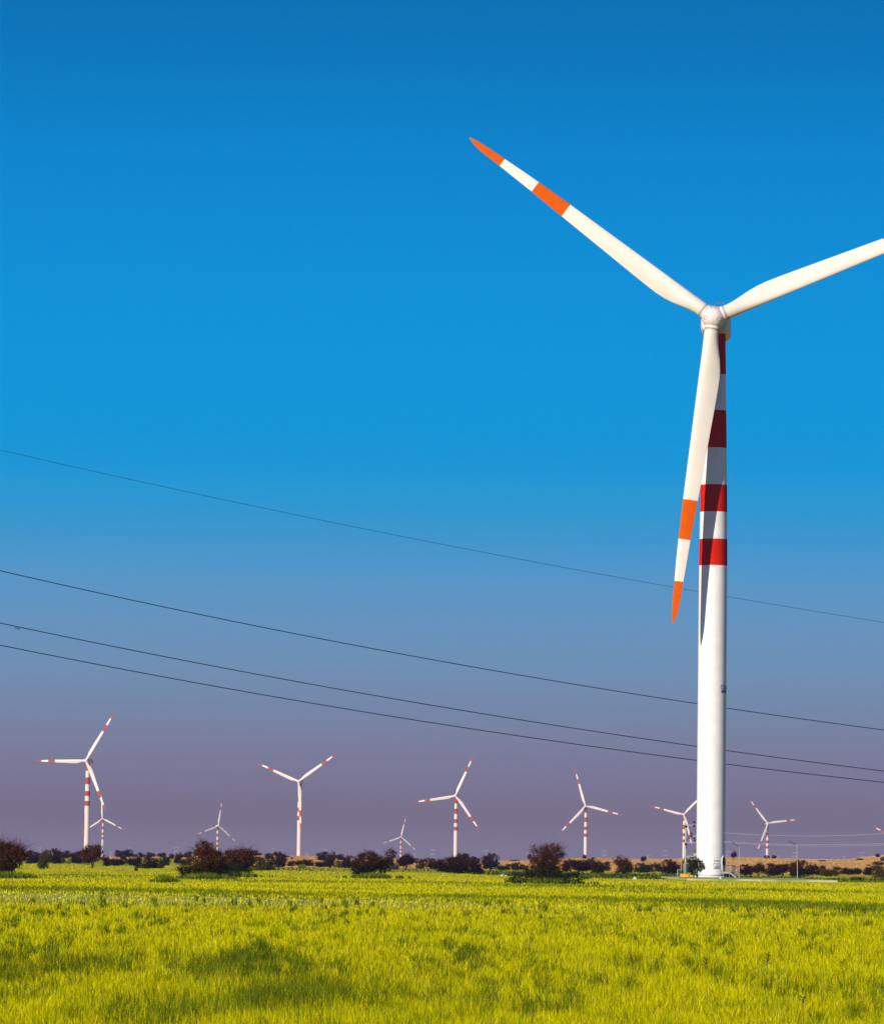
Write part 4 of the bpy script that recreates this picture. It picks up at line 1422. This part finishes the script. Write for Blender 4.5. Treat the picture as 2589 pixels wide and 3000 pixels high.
W_ = 'bush'
B = [  # px, base py, width px, height px, shape, colour, label
    (24, 2574, 128, 126, 'giant1', 'rust', 'large twiggy thorn bush cut by the left edge of the photo'),
    (66, 2524, 20, 24, 'round1', 'maroon', 'small dark bush showing behind the right side of the leftmost thorn bush'),
    (94, 2531, 36, 36, 'round2', 'maroon', 'dark maroon bush next to the right of the leftmost thorn bush'),
    (113, 2530, 20, 28, 'round3', 'maroon', 'narrow dark bush just left of the yellow green leaning bush'),
    (128, 2547, 34, 44, 'round3', 'olive', 'yellow green leaning bush standing nearer in the grass at the left'),
    (136, 2528, 26, 33, 'round1', 'brown', 'brown bush rising behind the yellow green leaning bush'),
    (160, 2532, 34, 40, 'round1', 'maroon', 'tallest dark round bush left of the banded tower'),
    (180, 2531, 22, 18, 'low1', 'maroon', 'low dark bush at the foot of the tallest dark round bush'),
    (192, 2516, 26, 21, 'round2', 'maroon', 'rounded skyline bush midway between tall dark bush and banded tower'),
    (201, 2531, 15, 10, 'low1', 'bright', 'tiny fresh green bush in front of the left bush row'),
    (216, 2512, 17, 12, 'low1', 'maroon', 'tiny skyline bush just left of the far left tower'),
    (226, 2531, 40, 34, 'round2', 'maroon', 'broad dark bush at the foot of the far left tower, left side'),
    (270, 2546, 54, 62, 'tree1', 'rust', 'round umbrella shaped little tree in front of the far left turbine'),
    (311, 2539, 26, 28, 'round3', 'maroon', 'dark bush under the second small turbine'),
    (348, 2512, 23, 19, 'round2', 'maroon', 'flat topped skyline bush right of the second turbine'),
    (346, 2538, 40, 28, 'wide2', 'maroon', 'wide dark bush below the flat topped skyline bush'),
    (376, 2513, 28, 21, 'round1', 'maroon', 'skyline bush sloping up to the right under a pylon'),
    (395, 2512, 16, 10, 'low1', 'maroon', 'low skyline bush just right of the sloping skyline bush'),
    (390, 2537, 42, 26, 'wide1', 'maroon', 'wide dark bush second from left in the row before the ochre strip'),
    (399, 2553, 10, 10, 'round1', 'green', 'tiny green plant alone in the yellow grass left of the thorn bushes'),
    (412, 2513, 15, 14, 'round3', 'maroon', 'small square skyline bush'),
    (423, 2511, 10, 7, 'low1', 'maroon', 'tiny skyline bush right of the square one'),
    (439, 2512, 21, 13, 'round2', 'maroon', 'skyline bush left of the pair before the pylon'),
    (453, 2511, 6, 6, 'round1', 'maroon', 'very tiny skyline bush between two larger ones'),
    (472, 2512, 21, 13, 'wide1', 'maroon', 'skyline bush with two humps left of a pylon'),
    (412, 2545, 32, 17, 'low1', 'maroon', 'low dark bush at the left end of the dark clump'),
    (440, 2546, 40, 34, 'round2', 'maroon', 'tallest bush of the dark clump left of the thorn bushes'),
    (464, 2545, 30, 17, 'low1', 'maroon', 'low dark bush at the right end of the dark clump'),
    (481, 2537, 30, 26, 'round1', 'green', 'rounded dark green bush right of the dark clump'),
    (502, 2517, 15, 13, 'round1', 'maroon', 'small round bush alone below the skyline before a pylon'),
    (522, 2531, 24, 29, 'round3', 'maroon', 'upright dark bush left of the square green bush'),
    (541, 2535, 30, 19, 'wide1', 'green', 'low square green bush left of the big thorn bushes'),
    (539, 2513, 16, 10, 'low1', 'maroon', 'low skyline bush leaning on a taller one'),
    (552, 2514, 19, 17, 'round2', 'maroon', 'dark skyline bush just left of the big thorn bushes'),
    (596, 2576, 134, 124, 'giant2', 'rust', 'tall pointed thorn bush, left one of the big pair'),
    (648, 2574, 100, 66, 'skirt', 'green', 'low dark shrub filling the gap between the big pair'),
    (696, 2570, 112, 102, 'giant3', 'rust', 'broad round thorn bush with bare twigs on top, right one of the big pair'),
    (730, 2540, 26, 34, 'round1', 'maroon', 'dark bush hidden behind the right side of the big pair'),
    (484, 2588, 44, 24, 'skirt', 'bright', 'clump of tall green weeds in the field left of the big pair'),
    (745, 2508, 22, 15, 'round2', 'maroon', 'peaked skyline bush right of the big pair'),
    (760, 2508, 15, 9, 'low1', 'maroon', 'low skyline bush at the right foot of the peaked one'),
    (770, 2552, 60, 38, 'round2', 'olive', 'wide olive bush right of the big pair'),
    (788, 2517, 22, 15, 'round1', 'maroon', 'dark bush behind the top of the olive bush'),
    (814, 2542, 44, 40, 'round1', 'maroon', 'big dark maroon bush beside the olive bush'),
    (805, 2505, 8, 9, 'tree1', 'maroon', 'tiny tree on the skyline under a pylon'),
    (821, 2507, 14, 8, 'low1', 'maroon', 'tiny skyline bush above the big dark maroon bush'),
    (838, 2512, 20, 5, 'low1', 'maroon', 'flat scrub strip on the ridge left of the hanging blade turbine'),
    (855, 2518, 8, 6, 'low1', 'maroon', 'tiny shrub on the ochre slope below the hanging blade turbine'),
    (852, 2539, 22, 15, 'round3', 'brown', 'small brown bush left of the green plant before the ridge'),
    (880, 2539, 36, 20, 'wide1', 'brown', 'wide brown bush behind the green plant'),
    (884, 2545, 19, 13, 'low1', 'bright', 'small fresh green plant before the wide brown bush'),
    (908, 2539, 22, 17, 'round1', 'maroon', 'small dark bush right of the wide brown bush'),
    (942, 2542, 32, 21, 'wide2', 'maroon', 'low dark bush with two humps under a pylon'),
    (945, 2522, 30, 24, 'round2', 'maroon', 'dark skyline bush behind the two humped one'),
    (968, 2543, 34, 41, 'round3', 'brown', 'tall brown bush right of the two humped one'),
    (998, 2521, 21, 16, 'round1', 'maroon', 'half round bush on the slope right of the tall brown bush'),
    (1037, 2511, 10, 4, 'low1', 'maroon', 'tiny flat shrub on the skyline left of the central bush'),
    (995, 2544, 26, 20, 'round2', 'olive', 'olive bush between the tall brown bush and a dark one'),
    (1022, 2545, 34, 33, 'round1', 'maroon', 'dark rounded bush left of the large central bush'),
    (1046, 2543, 22, 30, 'round3', 'brown', 'brown bush touching the left side of the large central bush'),
    (1060, 2520, 20, 15, 'round2', 'maroon', 'hazy bush behind the left shoulder of the large central bush'),
    (1098, 2573, 130, 84, 'giant4', 'brown', 'large central bush with dark stems showing at its foot'),
    (1154, 2549, 26, 18, 'round2', 'olive', 'olive bush peeping out right of the large central bush'),
    (1187, 2550, 46, 40, 'tree2', 'maroon', 'dark little tree with visible stems right of the large central bush'),
    (1222, 2530, 38, 14, 'low1', 'maroon', 'flat purple brown scrub on the slope right of the little stemmed tree'),
    (1218, 2518, 9, 5, 'low1', 'maroon', 'tiny shrub on the crest beside a single pole'),
    (1230, 2547, 26, 20, 'round1', 'olive', 'yellowish olive bush on the sandy patch'),
    (1258, 2527, 36, 13, 'low1', 'maroon', 'flat dark scrub on the crest under a pylon'),
    (1272, 2548, 46, 28, 'wide1', 'maroon', 'wide dark bush left of the central hedge of bushes'),
    (1308, 2557, 50, 41, 'round2', 'maroon', 'left bush of the dark hedge under the centre turbine'),
    (1350, 2561, 54, 52, 'round1', 'maroon', 'middle and tallest bush of the dark hedge under the centre turbine'),
    (1390, 2562, 46, 42, 'round3', 'maroon', 'right bush of the dark hedge under the centre turbine'),
    (1359, 2532, 32, 28, 'round2', 'rust', 'twiggy bush top rising behind the dark hedge'),
    (1387, 2524, 16, 13, 'round1', 'maroon', 'small skyline bush behind the right end of the hedge'),
    (1401, 2524, 10, 9, 'round2', 'maroon', 'smallest skyline bush behind the right end of the hedge'),
    (1438, 2549, 46, 42, 'round1', 'maroon', 'dark dome shaped bush standing alone right of the hedge'),
    (1477, 2551, 36, 18, 'wide2', 'green', 'low green bush right of the dark dome'),
    (1507, 2524, 24, 5, 'low1', 'green', 'flat scrub on the skyline above the green pair'),
    (1514, 2551, 30, 21, 'round1', 'green', 'left bush of the dark green pair'),
    (1535, 2551, 22, 16, 'round2', 'green', 'right bush of the dark green pair'),
    (1596, 2580, 118, 112, 'giant5', 'rust', 'large rusty topped thorn bush right of centre'),
    (1592, 2592, 190, 54, 'skirt', 'green', 'dark green shrub belt at the foot of the rusty topped bush'),
    (1660, 2556, 28, 35, 'round3', 'maroon', 'dark bush touching the right side of the rusty topped bush'),
    (1694, 2563, 54, 38, 'tree1', 'maroon', 'wide dark bush on a short trunk below the mound turbine'),
    (1728, 2552, 28, 32, 'round1', 'maroon', 'purple dark bush behind, right of the short trunked bush'),
    (1747, 2563, 40, 40, 'round3', 'brown', 'egg shaped brown bush right of the mound turbine'),
    (1774, 2552, 27, 25, 'round2', 'maroon', 'small round dark bush right of the egg shaped one'),
    (1825, 2562, 50, 47, 'round3', 'rust', 'pear shaped rusty bush standing alone between mound and pole structure'),
    (1843, 2553, 20, 24, 'round1', 'maroon', 'dark bush tucked behind the pear shaped bush'),
    (1878, 2558, 44, 25, 'round1', 'green', 'low dark green bush right of the pear shaped one'),
    (1885, 2528, 15, 16, 'tree1', 'maroon', 'small round tree alone on the ochre slope'),
    (1906, 2556, 17, 22, 'round2', 'green', 'small upright green bush second right of the pear shaped one'),
    (1926, 2556, 27, 25, 'round3', 'green', 'green bush just left of the dark round bush by the fence'),
    (1712, 2516, 11, 11, 'round2', 'maroon', 'small bush at the foot of the mound turbine'),
    (1737, 2516.5, 10, 4, 'low1', 'maroon', 'flat scrub on the mound right of the turbine'),
    (1959, 2562, 44, 38, 'round1', 'maroon', 'dark round bush left of the mesh fence'),
    (1987, 2560, 28, 24, 'round2', 'green', 'green bush behind the low mesh fence'),
    (2013, 2557, 26, 38, 'round3', 'green', 'tall dark green bush behind the pole'),
    (2027, 2556, 30, 36, 'round1', 'green', 'dark green bush between pole and transformer'),
    (2149, 2519, 16, 20, 'tree2', 'maroon', 'small leaning tree on the ridge right of the white tower'),
    (2183, 2565, 42, 28, 'round1', 'maroon', 'dark bush just right of the street lamp by the stairs'),
    (2220, 2568, 36, 33, 'tree2', 'brown', 'brown bush second right of the stairs'),
    (2244, 2562, 24, 18, 'low1', 'maroon', 'low dark bush filling the gap under the right hand turbine'),
    (2246, 2516, 15, 10, 'low1', 'maroon', 'small scrub at the foot of the right hand turbine'),
    (2267, 2516, 13, 9, 'round2', 'maroon', 'small ridge bush just right of the right hand turbine'),
    (2265, 2567, 38, 34, 'round2', 'maroon', 'dark bush at the left end of the right hand hedge'),
    (2291, 2569, 40, 33, 'tree1', 'maroon', 'dark bush second in the right hand hedge'),
    (2343, 2571, 58, 44, 'round1', 'brown', 'largest bush of the right hand hedge, behind the lone lamp'),
    (2379, 2565, 30, 30, 'round3', 'maroon', 'dark bush just right of the largest hedge bush'),
    (2404, 2566, 30, 27, 'round2', 'maroon', 'dark bush second right of the largest hedge bush'),
    (2433, 2569, 50, 28, 'wide2', 'olive', 'wide olive bush at the right end of the hedge'),
    (2467, 2562, 15, 10, 'low1', 'maroon', 'tiny dark bush in the gap after the olive bush'),
    (2487, 2564, 32, 21, 'wide1', 'maroon', 'dark bush first after the gap at the right'),
    (2509, 2563, 24, 17, 'round1', 'brown', 'brown bush second after the gap at the right'),
    (2519, 2558, 12, 9, 'low1', 'maroon', 'tiny bush behind the second after the gap'),
    (2545, 2565, 34, 24, 'round3', 'maroon', 'dark bush left of the corner olive bush'),
    (2580, 2573, 52, 34, 'round2', 'olive', 'olive bush cut by the right edge of the photo'),
    (2571, 2512, 13, 9, 'round1', 'maroon', 'small bush on top of the pale sandy slope'),
    (2518, 2521, 18, 6, 'low1', 'maroon', 'low scrub at the left end of the pale sandy slope'),
    (2572, 2536, 32, 12, 'low1', 'maroon', 'spreading purple scrub below the pale sandy slope'),
    (2544, 2537, 14, 4, 'low1', 'maroon', 'small flat scrub left of the spreading purple scrub'),
    (2409, 2525, 20, 5, 'low1', 'maroon', 'thin flat scrub on the ridge between lamp and sandy slope'),
    (2588, 2524, 16, 14, 'low1', 'maroon', 'scrub at the right edge on the sandy slope'),
    (2508, 2579, 30, 12, 'skirt', 'green', 'low green plant in the undergrowth at the right'),
    (2116, 2579, 9, 6, 'low1', 'green', 'tiny dark plant on the front edge of the concrete pad'),
]
for i, (px, py, wp, hp, sh, cn, lab) in enumerate(B):
    g = ground(px, py)
    if sh == 'front':
        pass
    dist = g.y
    root = empty('thorn_bush' if cn in ('rust', 'brown') else ('small_tree' if sh.startswith('tree') else 'bush'), g)
    rg = random.Random(i * 7 + 3)
    fl_ = -1 if (rg.random() < 0.5 and not sh.startswith('giant')) else 1
    wm, hm = wp * dist / F, hp * dist / F
    kx, kz = (1.06, 1.05) if sh.startswith('giant') else (1.36, 1.20)
    root.scale = (wm * fl_ * kx, wm * kx, hm * kz)
    va, tm = SHAPES[sh]
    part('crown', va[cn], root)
    part('trunk', tm, root)
    tag(root, lab, 'tree' if sh.startswith('tree') else 'bush', 'bushes and small trees across the plain')
# the tree in front of the tower foot
g = at(2042, 2578, 690)
root = empty('small_tree', (g.x, 690, BZ))
va, tm = SHAPES['front']
root.scale = (2.95, 2.6, 3.05)
part('crown', va['green'], root); part('trunk', tm, root)
tag(root, 'sparse dark green tree standing in front of the left foot of the white tower', 'tree')

# small things near the pad
b = MB(); b.box((0, 0, 0.12), (0.22, 0.2, 0.3)); b.box((0, 0, 0.28), (0.16, 0.14, 0.04))
o = b.build('marker_stone', M['sand']); g = ground(2109, 2581); o.location = (g.x, 640.5, BZ - 0.02); tag(o, 'small pale marker stone on the front edge of the pad', 'marker stone')
g = at(2109, 2580, 640.5); o.location = (g.x, 640.5, BZ)
b = MB(); b.box((0, 0, 0.15), (0.26, 0.22, 0.36)); b.box((0.2, 0, 0.1), (0.1, 0.2, 0.26))
o = b.build('marker_stone', M['sand']); g = ground(1858, 2577); o.location = g; tag(o, 'small pale marker stone alone at the field edge left of the fence', 'marker stone')


def heap(px, py, wp, hp, mat_, name, label, cat, seed=1):
    g = ground(px, py)
    w_m, h_m = wp * g.y / F, hp * g.y / F
    b = MB()
    rg = random.Random(seed)
    for k in range(26):
        a = rg.uniform(0, 6.28); r = rg.random() ** 0.7
        x_, y_ = math.cos(a) * r * w_m / 2, math.sin(a) * r * w_m / 2
        z_ = h_m * (1 - r) * 0.8
        s = rg.uniform(0.12, 0.26) * w_m
        b.lathe([(-s * .5, s * .3), (-s * .2, s * .5), (s * .15, s * .42), (s * .4, s * .2)], 6, M=Matrix.Rotation(rg.uniform(0, 3), 3, 'X') @ Matrix.Rotation(rg.uniform(0, 3), 3, 'Z'), c=(x_, y_, z_ * 0.6 + s * .15))
    o = b.build(name, mat_)
    o.location = g
    tag(o, label, cat)


heap(1474, 2568, 22, 9, M['sand'], 'stone_heap', 'pale heap of stones at the far field edge left of the rusty topped bush', 'stone heap', 3)
heap(303, 2622, 20, 7, M['dark'], 'rock', 'dark rock lying on the back edge of the stony track', 'rock', 5)


def stalk(px, py, hp, label):
    g = ground(px, py)
    hm = hp * g.y / F
    b = MB()
    b.tube([(0, 0, 0), (0.02, 0, hm * 0.5), (0.06, 0, hm)], [0.02, 0.018, 0.008], 6)
    for k in range(7):
        z_ = hm * (0.4 + 0.08 * k)
        s_ = 1 if k % 2 else -1
        b.tube([(0.03, 0, z_), (0.03 + 0.07 * s_, 0.02, z_ + 0.06)], [0.014, 0.005], 5)
    o = b.build('dead_stalk', M['bark'])
    o.location = g
    tag(o, label, 'stalk')


stalk(2243, 2868, 70, 'dark dead stalk standing in the near grass at the right')
stalk(2062, 2868, 60, 'dark dead stalk by a green patch, left of the other two')
stalk(2345, 2985, 62, 'dark dead stalk nearest the bottom right corner')

# ------------------------------------------------------------------ haze
hb = MB()
zlo, zhi = -32.0, 128.0
hb.box((0, 7350, (zlo + zhi) / 2), (6000, 15300, zhi - zlo))
hm_ = bpy.data.materials.new('haze_air')
hm_.use_nodes = True
t = hm_.node_tree
t.nodes.clear()
ho = t.nodes.new('ShaderNodeOutputMaterial')
pv = t.nodes.new('ShaderNodeVolumePrincipled')
pv.inputs['Color'].default_value = (0.32, 0.47, 0.80, 1)
pv.inputs['Density'].default_value = 4.5e-5
pv.inputs['Anisotropy'].default_value = 0.0
t.links.new(pv.outputs[0], ho.inputs['Volume'])
tag(hb.build('haze', hm_), kind='stuff')
